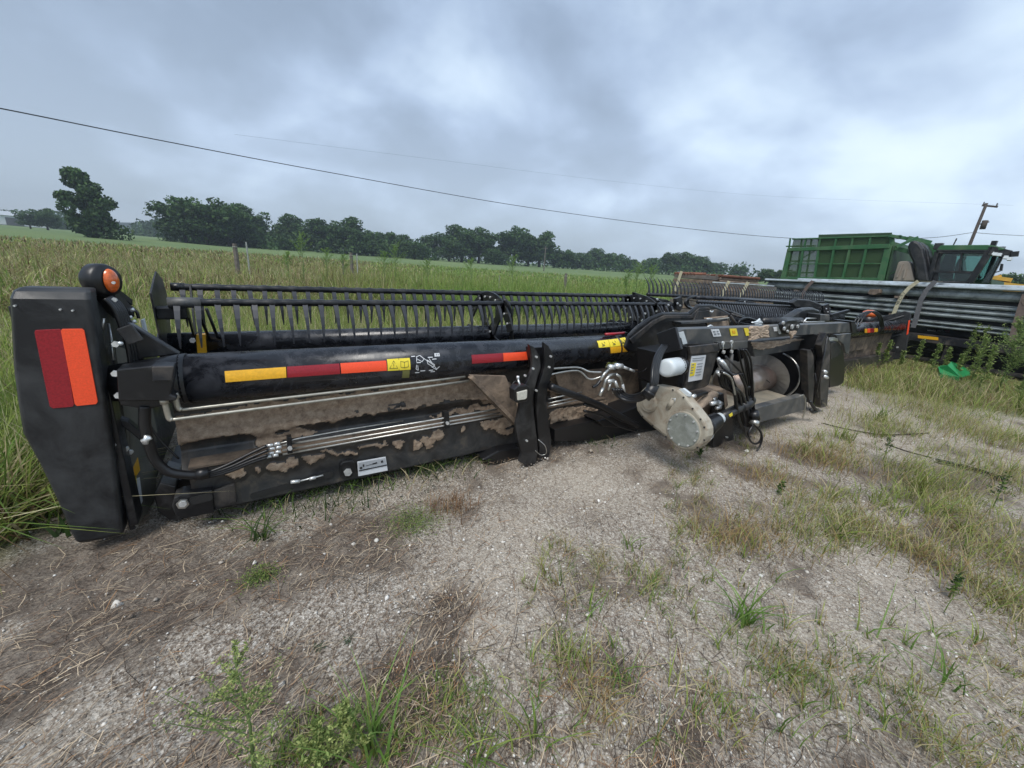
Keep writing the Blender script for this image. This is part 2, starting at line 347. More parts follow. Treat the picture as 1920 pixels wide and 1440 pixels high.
# far crop rows: smooth greener field beyond the fence
geo = N(t, 'ShaderNodeNewGeometry'); ln = N(t, 'ShaderNodeVectorMath'); ln.operation = 'LENGTH'; t.links.new(geo.outputs['Position'], ln.inputs[0])
farf = N(t, 'ShaderNodeMapRange'); farf.inputs[1].default_value = 45; farf.inputs[2].default_value = 60; t.links.new(ln.outputs['Value'], farf.inputs[0])
crop = ramp(t, tn(.03, 4), [(.3, (.095, .145, .055)), (.7, (.145, .195, .075))])
gr = mixc(t, farf.outputs[0], gr, crop)
c3 = mixc(t, sp.outputs[2], c2, gr)
t.links.new(c3, bs.inputs['Base Color']); bs.inputs['Roughness'].default_value = .92; bs.inputs['Specular IOR Level'].default_value = .25
bp = N(t, 'ShaderNodeBump', Strength=.9, Distance=.012); t.links.new(mth(t, 'ADD', mth(t, 'MULTIPLY', vo.outputs['Distance'], .8), fine), bp.inputs['Height']); t.links.new(bp.outputs[0], bs.inputs['Normal'])
gm.materials.append(m)
# ================================================================== DISTANT HILLS AND WOODS
def ridge(name, x0, x1, D, ytop, label, seedo, col):
    pts = []; n = 160
    V = []; F = []; C = []
    for i in range(n+1):
        px = x0+(x1-x0)*i/n; base = fg(px, D); top = far(px, ytop(px), D)
        V += [base-ZZ*6, Vector((top.x, top.y, top.z)), fg(px, D+160)+ZZ*(top.z-base.z)*.9]
    F = []
    for i in range(n): F += [(3*i, 3*i+3, 3*i+4, 3*i+1), (3*i+1, 3*i+4, 3*i+5, 3*i+2)]
    o = mesh(name, V, F, mat(name+'_cover', col, .95, var=.3, scale=.05)); tag(o, label, None, None, 'structure'); return o
ridge('hills', -500, 640, 900, lambda x: 408+.058*x-8*math.exp(-((x-60)/120)**2)-6*math.exp(-((x-300)/90)**2), 'distant blue green wooded hills on the left skyline', 1, (.035, .055, .03))
ridge('hills', 980, 2300, 1000, lambda x: 500+.055*(x-980), 'low distant wooded ridge on the right skyline', 2, (.035, .055, .03))
def leafcards(centers, radii, n, size, cols, squash=.8, hole=.0):
    """n leaf clump cards spread in the shells of ellipsoids"""
    k = len(centers); i = rng.integers(0, k, n); d = rng.normal(size=(n, 3)); d /= np.linalg.norm(d, axis=1)[:, None]
    rr = rng.uniform(.55, 1.06, n)[:, None]; C0 = np.array(centers)[i]; R0 = np.array(radii)[i][:, None]
    P = C0+d*rr*R0*np.array([1, 1, squash])
    a = rng.normal(size=(n, 3)); a /= np.linalg.norm(a, axis=1)[:, None]; b = np.cross(a, rng.normal(size=(n, 3))); b /= np.linalg.norm(b, axis=1)[:, None]
    s = size*rng.uniform(.5, 1.3, n)[:, None]
    V = np.stack([P-a*s, P+b*s*.6, P+a*s, P-b*s*.6], 1).reshape(-1, 3)
    F = (np.arange(n)[:, None, None]*4+np.array([[0, 1, 2], [0, 2, 3]])[None]).reshape(-1, 3)
    c = palette(n, cols, [1]*len(cols), .3); tint = rng.uniform(.75, 1.25, k)[i][:, None]; C = np.repeat(c*tint, 4, 0)
    return V, F, C
TG = [(.035, .075, .022), (.05, .098, .028), (.07, .12, .036), (.042, .084, .03)]
# far woods read as one mass
def woods(x0, x1, D, ytop, hh, label, cat='woodland'):
    cs = []; rs = []
    px = x0
    while px < x1:
        y = ytop(px)+random.uniform(-3, 3); top = far(px, y, D+random.uniform(-25, 25)); r = hh*random.uniform(.35, .6)
        b = fg(px, D).z; z = top.z-r*.7
        cs.append((top.x, top.y, z)); rs.append(r)
        while z-b > r*.6: z -= r*.9; cs.append((top.x+random.uniform(-3, 3), top.y+random.uniform(-3, 3), z)); rs.append(r*1.05)
        px += random.uniform(4, 8)
    Vx, Fx, Cx = leafcards(cs, rs, 5200, hh*.085, TG, .85); o = tri_mesh('woods', Vx, Fx, Cx, LEAF); tag(o, label, cat, None, 'stuff')
woods(-30, 165, 330, lambda x: 397+.02*x, 9, 'hazy distant wood left of the lone tall tree')
woods(255, 350, 330, lambda x: 412+12*((x-300)/50)**2*.5, 9, 'hazy distant wood between the lone tree and the tree row')
woods(1040, 1180, 300, lambda x: 478+.05*(x-1040), 8, 'distant tree belt beyond the green field')
# ================================================================== TREES
def make_crown(kind, ncards, size):
    cs, rs = [], []
    if kind == 'tall':
        for i in range(46):
            t = random.random()**.9; r = .43*(1-.62*abs(t-.33)*1.4)*(1 if t < .8 else .7)
            a = random.uniform(0, 6.28); q = random.uniform(0, .75)*r
            cs.append((math.cos(a)*q-.16*t+.05, math.sin(a)*q, .12+t*.78)); rs.append(random.uniform(.10, .16)*(1.1-.4*t))
    else:
        for i in range(44):
            a = random.uniform(0, 6.28); e = random.uniform(-1.0, 1.0); q = random.uniform(.35, 1)
            wd = .40 if kind == 'round' else .44; cz = (.54 if kind == 'round' else .60) if kind != 'low' else .5
            cs.append((math.cos(a)*q*wd*math.cos(e*1.2), math.sin(a)*q*wd*math.cos(e*1.2), cz+.34*math.sin(e*1.35)*q+random.uniform(-.06, .06))); rs.append(random.uniform(.10, .16))
        cs += [(random.uniform(-.1, .1), random.uniform(-.1, .1), cz+random.uniform(-.1, .1)) for _ in range(5)] if kind != 'open' else []; rs += [.19]*(len(cs)-len(rs))
        for a in range(9 if kind != 'open' else 5): cs.append((math.cos(a*.7+.3)*.27, math.sin(a*.7+.3)*.27, random.uniform(.2, .34))); rs.append(.15)
        if kind == 'low': cs += [(math.cos(a)*.3, math.sin(a)*.3, .17) for a in range(6)]; rs += [.17]*6
    V, F, C = leafcards(cs, rs, ncards, size, TG, .8)
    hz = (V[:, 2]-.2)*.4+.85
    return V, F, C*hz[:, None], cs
TREES = []
def tree_proto(kind, nc, size):
    V, F, C, cs = make_crown(kind, nc, size)
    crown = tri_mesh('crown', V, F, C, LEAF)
    b = MB(); b.tube([(0, 0, -.05), (.01, 0, .15), (-.01, .01, .35), (0, 0, .7)], [.035, .028, .02, .008], 8)
    for c in random.sample(cs, min(10, len(cs))):
        c = Vector(c); h0 = random.uniform(.18, .45); b.tube([(0, 0, h0), Vector((c.x*.5, c.y*.5, (h0+c.z)/2+.02)), c], [.014, .009, .004], 5)
    tr = b.build('trunk', BARK, None, True)
    return tr.data, crown.data, tr, crown
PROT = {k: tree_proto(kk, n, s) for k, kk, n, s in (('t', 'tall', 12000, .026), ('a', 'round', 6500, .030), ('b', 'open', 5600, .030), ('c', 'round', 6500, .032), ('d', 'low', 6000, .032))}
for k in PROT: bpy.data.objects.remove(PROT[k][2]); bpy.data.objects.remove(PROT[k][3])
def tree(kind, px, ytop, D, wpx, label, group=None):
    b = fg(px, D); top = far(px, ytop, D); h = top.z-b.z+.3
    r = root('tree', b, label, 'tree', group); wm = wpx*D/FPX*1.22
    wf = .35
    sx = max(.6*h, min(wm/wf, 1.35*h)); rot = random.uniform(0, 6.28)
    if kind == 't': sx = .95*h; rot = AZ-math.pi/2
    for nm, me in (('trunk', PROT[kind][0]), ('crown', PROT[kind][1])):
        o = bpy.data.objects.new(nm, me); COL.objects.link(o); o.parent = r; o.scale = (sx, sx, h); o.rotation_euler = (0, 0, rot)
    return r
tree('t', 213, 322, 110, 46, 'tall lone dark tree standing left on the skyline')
tree('c', 2, 392, 150, 26, 'round dark tree at the far left edge of the field')
tree('b', 101, 402, 190, 17, 'small tree with bare stem left of the lone tall tree')
tree('a', 131, 396, 190, 18, 'small dense tree just left of the lone tall tree')
ORD = ['first', 'second', 'third', 'fourth', 'fifth', 'sixth', 'seventh', 'eighth', 'ninth']
def row(nm, L, D, extra):
    for i, (px, yt, w, k) in enumerate(sorted(L)):
        tree(k, px, yt, D+random.uniform(-8, 12), w, f'{dict(a="full rounded", b="open gappy", c="broad dark", d="low bushy")[k]} tree, {ORD[i]} from the left in the {nm}', extra)
row('separate row right of the lone tree', [(372, 376, 26, 'b'), (410, 373, 32, 'b'), (448, 388, 28, 'b'), (488, 388, 32, 'a'), (522, 430, 22, 'd'), (395, 392, 26, 'c'), (470, 400, 28, 'a')], 140, 'trees in the left tree row')
row('dense centre tree belt', [(560, 405, 26, 'a'), (602, 408, 28, 'c'), (655, 407, 36, 'a'), (704, 427, 28, 'd'), (745, 429, 26, 'd'), (778, 448, 20, 'd'), (630, 426, 28, 'c'), (680, 432, 24, 'a'), (725, 434, 24, 'c')], 150, 'trees in the centre belt')
row('tree clump left of the thin pole', [(815, 436, 28, 'b'), (862, 421, 32, 'a'), (893, 424, 24, 'b'), (920, 462, 16, 'd'), (958, 425, 28, 'b'), (1003, 432, 34, 'a'), (1046, 462, 20, 'd'), (840, 440, 24, 'a'), (982, 440, 24, 'c')], 160, 'trees in the clumps behind the green field')
row('low belt right of the thin pole', [(1082, 468, 22, 'd'), (1106, 463, 28, 'c'), (1143, 474, 20, 'b'), (1166, 480, 18, 'd'), (1062, 474, 20, 'a'), (1126, 474, 20, 'c')], 190, 'trees in the low belt')
row('belt behind the lumber stack', [(1208, 478, 22, 'd'), (1240, 471, 26, 'c'), (1272, 472, 24, 'a'), (1295, 478, 22, 'c'), (1322, 487, 20, 'd'), (1365, 493, 23, 'd')], 190, 'trees behind the lumber stack')
row('pair beside the green picker', [(1418, 500, 18, 'd'), (1450, 502, 26, 'd')], 120, 'trees beside the picker')
row('group behind the yellow machine', [(1868, 506, 30, 'd'), (1925, 515, 26, 'd')], 90, 'trees behind the yellow machine')
# hedge bushes at the foot of the tree rows
def bush(px, D, h, label):
    b = fg(px, D); V, F, C = leafcards([(0, 0, .4*h), (h*.5, 0, .3*h), (-h*.5, .1*h, .32*h), (0, h*.4, .3*h)], [h*.5]*4, 500, h*.09, TG, .9)
    o = tri_mesh('bush', V, F, C, LEAF); o.location = b; tag(o, label, 'bush', 'bushes at the foot of the trees')
for px, D, h, l in ((232, 108, 4, 'low bush right of the foot of the lone tall tree'), (345, 138, 3, 'low bush left of the separate tree row'), (535, 140, 5, 'bush filling the gap right of the separate tree row'), (795, 150, 5.5, 'bush filling the gap right of the centre belt'), (938, 155, 5, 'bush between the two clumps left of the thin pole'), (1185, 185, 5, 'bush left of the belt behind the lumber stack')): bush(px, D, h, l)
woods(350, 545, 158, lambda x: 436+.06*(x-350)+8*math.sin(x*.09), 6.5, 'undergrowth at the foot of the separate tree row')
woods(545, 800, 165, lambda x: 447+.05*(x-545)+8*math.sin(x*.11), 7, 'undergrowth at the foot of the centre tree belt')
woods(800, 1410, 185, lambda x: 466+.055*(x-800)+7*math.sin(x*.08), 7, 'undergrowth at the foot of the trees behind the green field')
# far farm buildings glimpsed between the trees
def shed(px, D, w, h, label):
    b = fg(px, D); r = root('farm_shed', b, label, 'shed'); d = (far(px+10, 600, D)-far(px-10, 600, D)); d.z = 0; d.normalize(); n = Vector((-d.y, d.x, 0))
    MB().box(b+ZZ*h/2, w, w*.6, h, (d, n, ZZ)).build('wall', SIDING, r)
    p = [b-n*w*.33+ZZ*h, b+n*w*.33+ZZ*h, b+ZZ*h*1.5]; MB().prism([q-d*w*.52 for q in p], d*w*1.04).build('roof', ROOFM, r)
    MB().box(b-n*w*.305+ZZ*h*.4, w*.25, .2, h*.8, (d, n, ZZ)).build('door', GREYP, r)
shed(76, 300, 20, 4, 'long low white shed far away left of the lone tree')
shed(482, 185, 13, 5, 'white barn glimpsed under the separate tree row')
shed(591, 190, 9, 4.5, 'white shed glimpsed behind the centre tree belt')
# fence posts and poles
def post(px, ytop, D, r_, label, lean=0, m=WOODG):
    b = fg(px, D); top = Vector((b.x, b.y, far(px, ytop, D).z)); r = root('fence_post', b, label, 'post', 'posts along the old field fence')
    MB().tube([b-ZZ*.2, (b+top)/2+Vector((.01, .01, 0)), top], [r_*1.05, r_, r_*.9], 8).build('post_shaft', m, r)
    MB().tube([top-ZZ*.18, top-ZZ*.15], [r_*1.12]*2, 8).build('wire_staple_band', STEEL, r)
post(457, 458, 26, .11, 'thick weathered post below the separate tree row')
post(478, 455, 26, .04, 'thin grey steel post right of the thick weathered post', m=STEEL)
post(664, 474, 30, .11, 'thick wooden post in weeds below the centre tree belt')
post(674, 476, 30, .045, 'thin post standing close beside the thick centre post', m=STEEL)
post(1053, 512, 26, .09, 'short wooden post alone in the weeds right of the thin pole')
post(932, 516, 20, .02, 'thin pale stake in weeds above the middle of the reel', m=PIPE)
post(648, 486, 24, .03, 'thin dark stake left of the thick centre post')
b = fg(1012, 90); top = Vector((b.x, b.y, far(1014, 461, 90).z)); r = root('field_pole', b, 'thin bare wooden pole standing in the green field before trees', 'pole')
MB().tube([b-ZZ*.3, top], [.13, .09], 8).build('pole_shaft', WOODG, r); MB().tube([top-ZZ*.5-RD*.5, top-ZZ*.5+RD*.5], [.04, .04], 6).build('crossarm', WOODG, r)
# utility pole and its wires
DP = 58; b = fg(1826, DP); top = far(1850, 381, DP); b = Vector((top.x, top.y, gz(top.x, top.y))); b += (far(1800, 600, DP)-far(1826, 600, DP))*.35; b.z = gz(b.x, b.y)
r = root('utility_pole', b, 'dark leaning utility pole with crossarm and transformer behind the green cab', 'utility pole')
MB().tube([b, top], [.16, .11], 10).build('pole_shaft', BARK, r, True)
pd = (top-b).normalized(); ca_ = top-pd*.45
a1 = far(1841, 385, DP); a2 = far(1871, 388, DP); MB().bar(a1, a2, .12, .14).build('crossarm', BARK, r)
for q in (.08, .9): MB().tube([a1.lerp(a2, q), a1.lerp(a2, q)+ZZ*.3], [.07, .04], 6).build('insulator', GREYP, r)
tr_ = far(1845, 421, DP); MB().tube([tr_-ZZ*.4, tr_+ZZ*.35], [.2, .2], 12).build('transformer', BARK, r, True)
bk = far(1838, 421, DP); MB().bar(far(1834, 421, DP), far(1855, 416, DP), .1, .1).build('transformer_bracket', GREYP, r)
def wire(name, pts, rr, label):
    P = [far(x, y, D) for x, y, D in pts]; o = MB().tube(P, rr, 5, smooth=8).build(name, WIREM); tag(o, label, 'wire'); return o
wire('overhead_wire', [(-260, 155, 22), (0, 203, 24), (300, 263, 27), (600, 320, 31), (960, 384, 37), (1250, 424, 44), (1490, 447, 50), (1720, 447, 55), (1824, 436, 57.8)], .022, 'long dark overhead wire sagging across the whole sky')
wire('overhead_wire', [(1826, 436, 58), (1880, 440, 66), (2000, 446, 90)], .022, 'short overhead wire leaving the utility pole to the right')
wire('overhead_wire', [(440, 252, 70), (760, 292, 80), (1150, 340, 95), (1450, 368, 110), (1900, 385, 130)], .009, 'faint thin overhead wire high above the long dark wire')
# ================================================================== THE DRAPER HEADER
HR = root('draper_header', (5.8, 2.6, G0), 'long black draper header with reel, parked on the gravel, filling the foreground', 'combine header')
def poly(name, pts, Y, depth, m, parent=None, bev=.006, **k):
    return MB().prism([at(x, y, Y=Y) for x, y in pts], (0, depth, 0)).build(name, m, parent or HR, bev=bev, **k)
def polyx(name, pts, X, depth, m, parent=None, bev=.004):
    return MB().prism([Vector((X, y, z)) for y, z in pts], (depth, 0, 0)).build(name, m, parent or HR, bev=bev)
def rod(name, pts, r, m, parent=None, n=8, smooth=0, **k):
    return MB().tube(pts, r, n, smooth=smooth).build(name, m, parent or HR, True)
def hose(pts, Y, r, m=RUBBER, name='hose', sm=6):
    P = [at(p[0], p[1], Y=(p[2] if len(p) > 2 else Y)) for p in pts]; return rod(name, P, r, m, n=8, smooth=sm)
def bolt(x, y, Y, r=.014, m=WHITEST, parent=None, name='bolt'):
    p = at(x, y, Y=Y); MB().tube([p+Vector((0, .004, 0)), p-Vector((0, .012, 0))], r, 6).build(name, m, parent or HR)
TY, TZ, TR = 2.62, .95, .132
# ---- back tube
X0, X1 = -.33, 3.15
V = []; F = []; nx = 60; nc = 40
MB().tube([(X0, TY, TZ), (X1, TY, TZ)], TR, 40).build('back_tube', TUBEM, HR, True)
bt2 = MB().tube([(6.9, TY, TZ+.03), (12.35, TY, TZ+.03)], TR, 32).build('back_tube', TUBEM, HR, True)
def tpos(X, a, off=.0): return Vector((X, TY-math.cos(a)*(TR+off), TZ+math.sin(a)*(TR+off)))
def thit(px, py):   # X and angle where the view ray meets the tube
    d = ray(px, py); best = None; A_ = d.y*d.y+d.z*d.z; B_ = 2*(d.y*(CC.y-TY)+d.z*(CC.z-TZ)); C_ = (CC.y-TY)**2+(CC.z-TZ)**2-(TR+.002)**2
    q = max(B_*B_-4*A_*C_, 0); s = (-B_-math.sqrt(q))/(2*A_); p = CC+d*s; return p.x, math.atan2(p.z-TZ, -(p.y-TY))
def tdecal(name, q, m, off=.003, n=6, parent=None):
    """q = four pixel corners tl,tr,br,bl -> curved patch with thickness on the tube"""
    h = [thit(*p) for p in q]; V = []; F = []
    for o_ in (off, .0005):
        for j in range(n+1):
            t_ = j/n
            for (xa, aa_), (xb, ab) in (((h[0][0], h[0][1]), (h[3][0], h[3][1])), ((h[1][0], h[1][1]), (h[2][0], h[2][1]))):
                V.append(tpos(xa+(xb-xa)*t_, aa_+(ab-aa_)*t_, o_))
    k = 2*(n+1)
    for j in range(n): F += [(2*j, 2*j+1, 2*j+3, 2*j+2), (k+2*j, k+2*j+2, k+2*j+3, k+2*j+1), (2*j, 2*j+2, k+2*j+2, k+2*j), (2*j+1, k+2*j+1, k+2*j+3, 2*j+3)]
    F += [(0, k, k+1, 1), (2*n, 2*n+1, k+2*n+1, k+2*n)]
    return mesh(name, V, F, m, parent or HR)
tdecal('reflector', [(421, 696), (536, 688), (537, 708), (423, 717)], YELR)
tdecal('reflector', [(538, 687.5), (636, 681.5), (638, 701), (539, 708)], REDR)
tdecal('reflector', [(638, 681), (724, 676), (725.5, 695), (640, 700.5)], ORR)
tdecal('reflector', [(884, 665.5), (942, 662), (943, 678), (885, 682)], REDR)
tdecal('reflector', [(943, 662), (996, 659), (998, 674), (944, 677.5)], ORR)
tdecal('warning_decal', [(725.5, 673.5), (768, 671), (769.5, 693), (727, 695.5)], YEL)
def tline(pts, w, m, off=.0045, name='decal_mark'):
    """thin strokes printed on the tube, built as one part"""
    b = MB()
    for seg in pts:
        hh = [thit(*p) for p in seg]
        for (xa, a0), (xb, a1_) in zip(hh[:-1], hh[1:]):
            p, q = tpos(xa, a0, off), tpos(xb, a1_, off); nrm = (p+q)/2-Vector(((p.x+q.x)/2, TY, TZ)); nrm.normalize()
            if (q-p).length > 1e-5: b.bar(p, q, w, .0012, nrm)
    return b.build(name, m, HR)
tline([[(730.5, 691), (738, 676.5), (745.5, 690.5), (730.5, 691)], [(738, 681), (738, 686.5)], [(738, 688), (738, 689.3)], [(747.4, 672.5), (748, 694.5)],
       [(751, 677.5), (758, 679), (765, 676.5), (765.5, 687.5), (758.5, 689.5), (751.5, 688.5), (751, 677.5)], [(758, 679), (758.5, 689.5)]], .0022, INK)
tdecal('decal_tag', [(755, 695.2), (768, 694.4), (767, 708), (753.5, 708.6)], mat('faded_yellow_decal', (.16, .16, .05), .5))
# white pictogram of a hitching frame
tline([[(781, 669), (787, 666.5), (794, 672), (801, 676.5), (812, 684), (818, 691)], [(781, 673), (819, 693)], [(787, 667), (795, 673), (791, 678), (783, 674)], [(800, 675), (806, 678), (815, 684), (812, 688), (802, 682), (800, 675)],
       [(818, 692), (824, 687)], [(781, 668), (781, 678)], [(781, 684), (780, 692), (784, 694), (783, 685)], [(810, 681), (804, 672)]], .0038, LBL)
tline([[(771, 668.7), (778, 668.2)], [(802, 670.3), (811, 669.8)], [(810, 673.6), (818, 673)], [(781, 680), (789, 679.6)], [(788, 695.3), (797, 694.6)], [(778, 698.5), (786, 698)], [(804, 694.3), (812, 693.6)], [(807, 697), (815, 696)]], .006, LBL)
tdecal('decal_mark', [(814.5, 662.5), (823.5, 662), (824.5, 668), (815, 668.6)], LBL); tline([[(817.5, 663.6), (817.7, 666.7)], [(821, 663.4), (821.2, 666.5)]], .004, INK, .006)
# yellow pictogram decals near the centre
def tri_ic(x, y, s=1): return [[(x-3*s, y-2), (x-1, y+2), (x+2, y+1)], [(x+1, y-4), (x+3*s, y-1)], [(x-2, y+4), (x+3, y+3)]]
for q, ic in (([(1119, 639.3), (1139.5, 637), (1143.5, 650.5), (1123, 652)], (1131, 645)), ([(1140.2, 637), (1158, 634.8), (1163, 648.4), (1144.2, 650.5)], (1151, 643)), ([(1158.7, 634.8), (1171, 632.5), (1178, 645.8), (1163.7, 648.3)], (1168, 640.5))):
    tdecal('pictogram_decal', q, YEL); tline(tri_ic(*ic), .006, INK)
tdecal('reflector', [(1144, 651), (1178, 647.5), (1179.5, 659), (1145, 662.5)], YELR)
rod('tube_band', [(2.93, TY, TZ), (2.95, TY, TZ)], TR+.006, BLACK, n=32)
rod('lever_handle', [at(1135, 627, Y=2.6), at(1150, 626.3, Y=2.6), at(1172, 624.5, Y=2.6)], .014, mat('red_handle', (.35, .02, .03), .4))
MB().box(at(1171, 627, Y=2.6), .03, .05, .05).build('lever_bracket', BLACK, HR, bev=.004)
# ---- back sheet with caked mud (mud is thickness on the sheet, and an attribute for its colour)
def pip(x, y, P):
    c = False; j = len(P)-1
    for i in range(len(P)):
        if (P[i][1] > y) != (P[j][1] > y) and x < (P[j][0]-P[i][0])*(y-P[i][1])/(P[j][1]-P[i][1])+P[i][0]: c = not c
        j = i
    return c
MUDP = [[(316, 783), (500, 754), (700, 729), (840, 710), (925, 700), (975, 730), (975, 765), (930, 758), (880, 748), (830, 750), (780, 766), (720, 770), (645, 787), (600, 792), (556, 798), (575, 806), (600, 812), (560, 818), (520, 830), (490, 842), (478, 834), (486, 814), (470, 811), (400, 822), (320, 836)],
        [(798, 783), (840, 772), (880, 762), (930, 757), (960, 762), (930, 768), (880, 773), (820, 783)],
        [(1028, 705), (1080, 695), (1150, 700), (1200, 715), (1195, 760), (1150, 765), (1090, 750), (1030, 742)],
        [(1028, 775), (1060, 762), (1120, 765), (1185, 770), (1150, 785), (1095, 790), (1050, 790), (1030, 800)],
        [(900, 790), (950, 782), (965, 800), (950, 815), (925, 806), (905, 800)]]
MUDE = [(440, 886, 22, 9), (520, 875, 22, 8), (548, 866, 14, 10), (585, 859, 16, 6), (604, 859, 5, 5), (485, 880, 6, 6), (748, 831, 10, 8), (783, 834, 9, 10), (802, 825, 12, 9), (820, 815, 13, 11), (802, 836, 7, 6), (724, 829, 5, 5), (620, 850, 24, 4), (700, 836, 30, 3), (868, 805, 5, 4), (655, 848, 14, 4)]
def mudf(p):
    x, y = proj(p); w = noise.fractal(Vector((p.x*9, p.z*9, 1)), .8, 2, 5)*6
    xx = x+w; yy = y+noise.fractal(Vector((p.x*11, p.z*11, 7)), .8, 2, 5)*6
    if any(pip(xx, yy, P) for P in MUDP):
        return 0 if noise.fractal(Vector((p.x*3.2, p.z*9, 4)), .9, 2, 4) > .62 else 1
    return 1 if any(((xx-a)/c)**2+((yy-b_)/d)**2 < 1 for a, b_, c, d in MUDE) else 0
mm = bpy.data.materials.new('mud_caked_steel'); mm.use_nodes = True; t = mm.node_tree; bs = t.nodes['Principled BSDF']
tcn = N(t, 'ShaderNodeTexCoord'); a_ = N(t, 'ShaderNodeAttribute', attribute_name='Col'); sp = N(t, 'ShaderNodeSeparateColor'); t.links.new(a_.outputs[0], sp.inputs[0])
mf = ramp(t, mth(t, 'ADD', sp.outputs[0], mth(t, 'MULTIPLY', mth(t, 'SUBTRACT', tn(45, 6, .7), .5), .5)), [(.38, 0.0), (.62, 1.0)])
mud = ramp(t, tn(22, 8, .75, .3), [(.3, (.15, .105, .075)), (.48, (.34, .25, .175)), (.68, (.53, .415, .305))])
paint = ramp(t, tn(7, 8, .7, .5), [(.35, (.012, .014, .017)), (.55, (.04, .042, .043)), (.75, (.13, .11, .085))])
sc = N(t, 'ShaderNodeMapping'); sc.inputs[3].default_value = (30, 30, 3); t.links.new(tcn.outputs['Object'], sc.inputs[0])
wet = mixc(t, ramp(t, sp.outputs[1], [(.3, 0.0), (.9, .7)]), paint, (.02, .018, .016)); dust = mth(t, 'MULTIPLY', mth(t, 'POWER', sp.outputs[2], .7), ramp(t, tn(16, 8, .75, .5), [(.38, 0.0), (.7, 1.0)]), clamp=True); wet = mixc(t, mth(t, 'MULTIPLY', dust, .75), wet, (.17, .135, .10)); t.links.new(mixc(t, mf, wet, mud), bs.inputs['Base Color'])
rg = N(t, 'ShaderNodeMapRange'); rg.inputs[3].default_value = .38; rg.inputs[4].default_value = .95; t.links.new(mf, rg.inputs[0]); t.links.new(rg.outputs[0], bs.inputs['Roughness'])
bp = N(t, 'ShaderNodeBump', Strength=.8, Distance=.012); t.links.new(mth(t, 'MULTIPLY', tn(35, 8, .75), mf), bp.inputs['Height']); t.links.new(bp.outputs[0], bs.inputs['Normal'])
MUDSHEET = mm
def mud_sheet(name, xa, xb, za, zb, Yf, step=.009, muddy=True):
    nx = int((xb-xa)/step); nz_ = int((zb-za)/step); V = []; Cc = []
    for j in range(nz_+1):
        for i in range(nx+1):
            p = Vector((xa+(xb-xa)*i/nx, 0, za+(zb-za)*j/nz_)); p.y = Yf(p.z); md = mudf(p) if muddy else 0
            th = md*(.010+.010*noise.fractal(Vector((p.x*14, p.z*18, 2)), .7, 2, 4)+.012*max(0, noise.noise(Vector((p.x*5, p.z*8, 9)))))
            V.append(p-Vector((0, max(0, th), 0))); Cc.append(md)
    F = [(j*(nx+1)+i, j*(nx+1)+i+1, (j+1)*(nx+1)+i+1, (j+1)*(nx+1)+i) for j in range(nz_) for i in range(nx)]
    k = len(V); V += [Vector((x, Yf(z)+.03, z)) for x, z in ((xa, za), (xb, za), (xb, zb), (xa, zb))]
    me = bpy.data.meshes.new(name); me.from_pydata(V, [], F); me.update()
    ca = me.color_attributes.new('Col', 'FLOAT_COLOR', 'POINT'); A = np.ones((len(V), 4), np.float32); A[:k, 0] = Cc; A[k:, 0] = 0
    # damp rim round each mud patch
    Cm = np.array(Cc).reshape(nz_+1, nx+1); W_ = Cm.copy()
    for _ in range(4): W_ = np.maximum.reduce([W_, np.roll(W_, 1, 0), np.roll(W_, -1, 0), np.roll(W_, 1, 1), np.roll(W_, -1, 1)])
    A[:k, 1] = W_.ravel(); A[k:, 1] = 0
    B_ = Cm.astype(float)
    for _ in range(3):
        for ax in (0, 1): B_ = sum(np.roll(B_, q, ax) for q in range(-5, 6))/11
    A[:k, 2] = np.clip(B_, 0, 1).ravel(); A[k:, 2] = 0; ca.data.foreach_set('color', A.ravel()); me.materials.append(MUDSHEET)
    me.polygons.foreach_set('use_smooth', [True]*len(me.polygons)); o = bpy.data.objects.new(name, me); COL.objects.link(o); setp(o, HR); return o
mud_sheet('back_sheet', -.40, 3.0, .40, .86, lambda z: 2.72-.10*max(0, 1-(z-.40)/.10)+(.0 if z < .66 else -.04*((z-.66)/.2)**2)-.035*math.exp(-((z-.585)/.04)**2))
mud_sheet('rear_rail_face', -.36, 2.9, .185, .455, lambda z: 2.55-.012*max(0, (z-.3)/.15))
MB().box((1.27, 2.62, .185), 3.26, .13, .02).build('rail_bottom_flange', BLACK, HR)
MB().box((1.27, 2.64, .458), 3.26, .17, .012).build('rail_top_flange', MUDD, HR)
MB().box((1.3, 2.80, .45), 3.4, .03, .78).build('sheet_backing', BLACK, HR)
MB().box((9.8, 2.72, .55), 5.2, .05, .8).build('back_sheet', MUDD, HR); MB().box((9.8, 2.6, .27), 5.2, .12, .25).build('rear_rail', BLACKD, HR)
MB().box((9.4, 2.655, .68), 2.6, .04, .26).build('mud_crust', MUDD, HR)
# deck behind: draper, cutter bar, mostly hidden
MB().box((2.0, 3.35, .30), 5.0, 1.25, .05).build('draper_belt', RUBBER, HR); MB().box((9.3, 3.35, .30), 5.8, 1.25, .05).build('draper_belt', RUBBER, HR)
MB().bar((-.55, 4.05, .22), (12.35, 4.05, .22), .12, .06).build('cutter_bar', BLACK, HR)
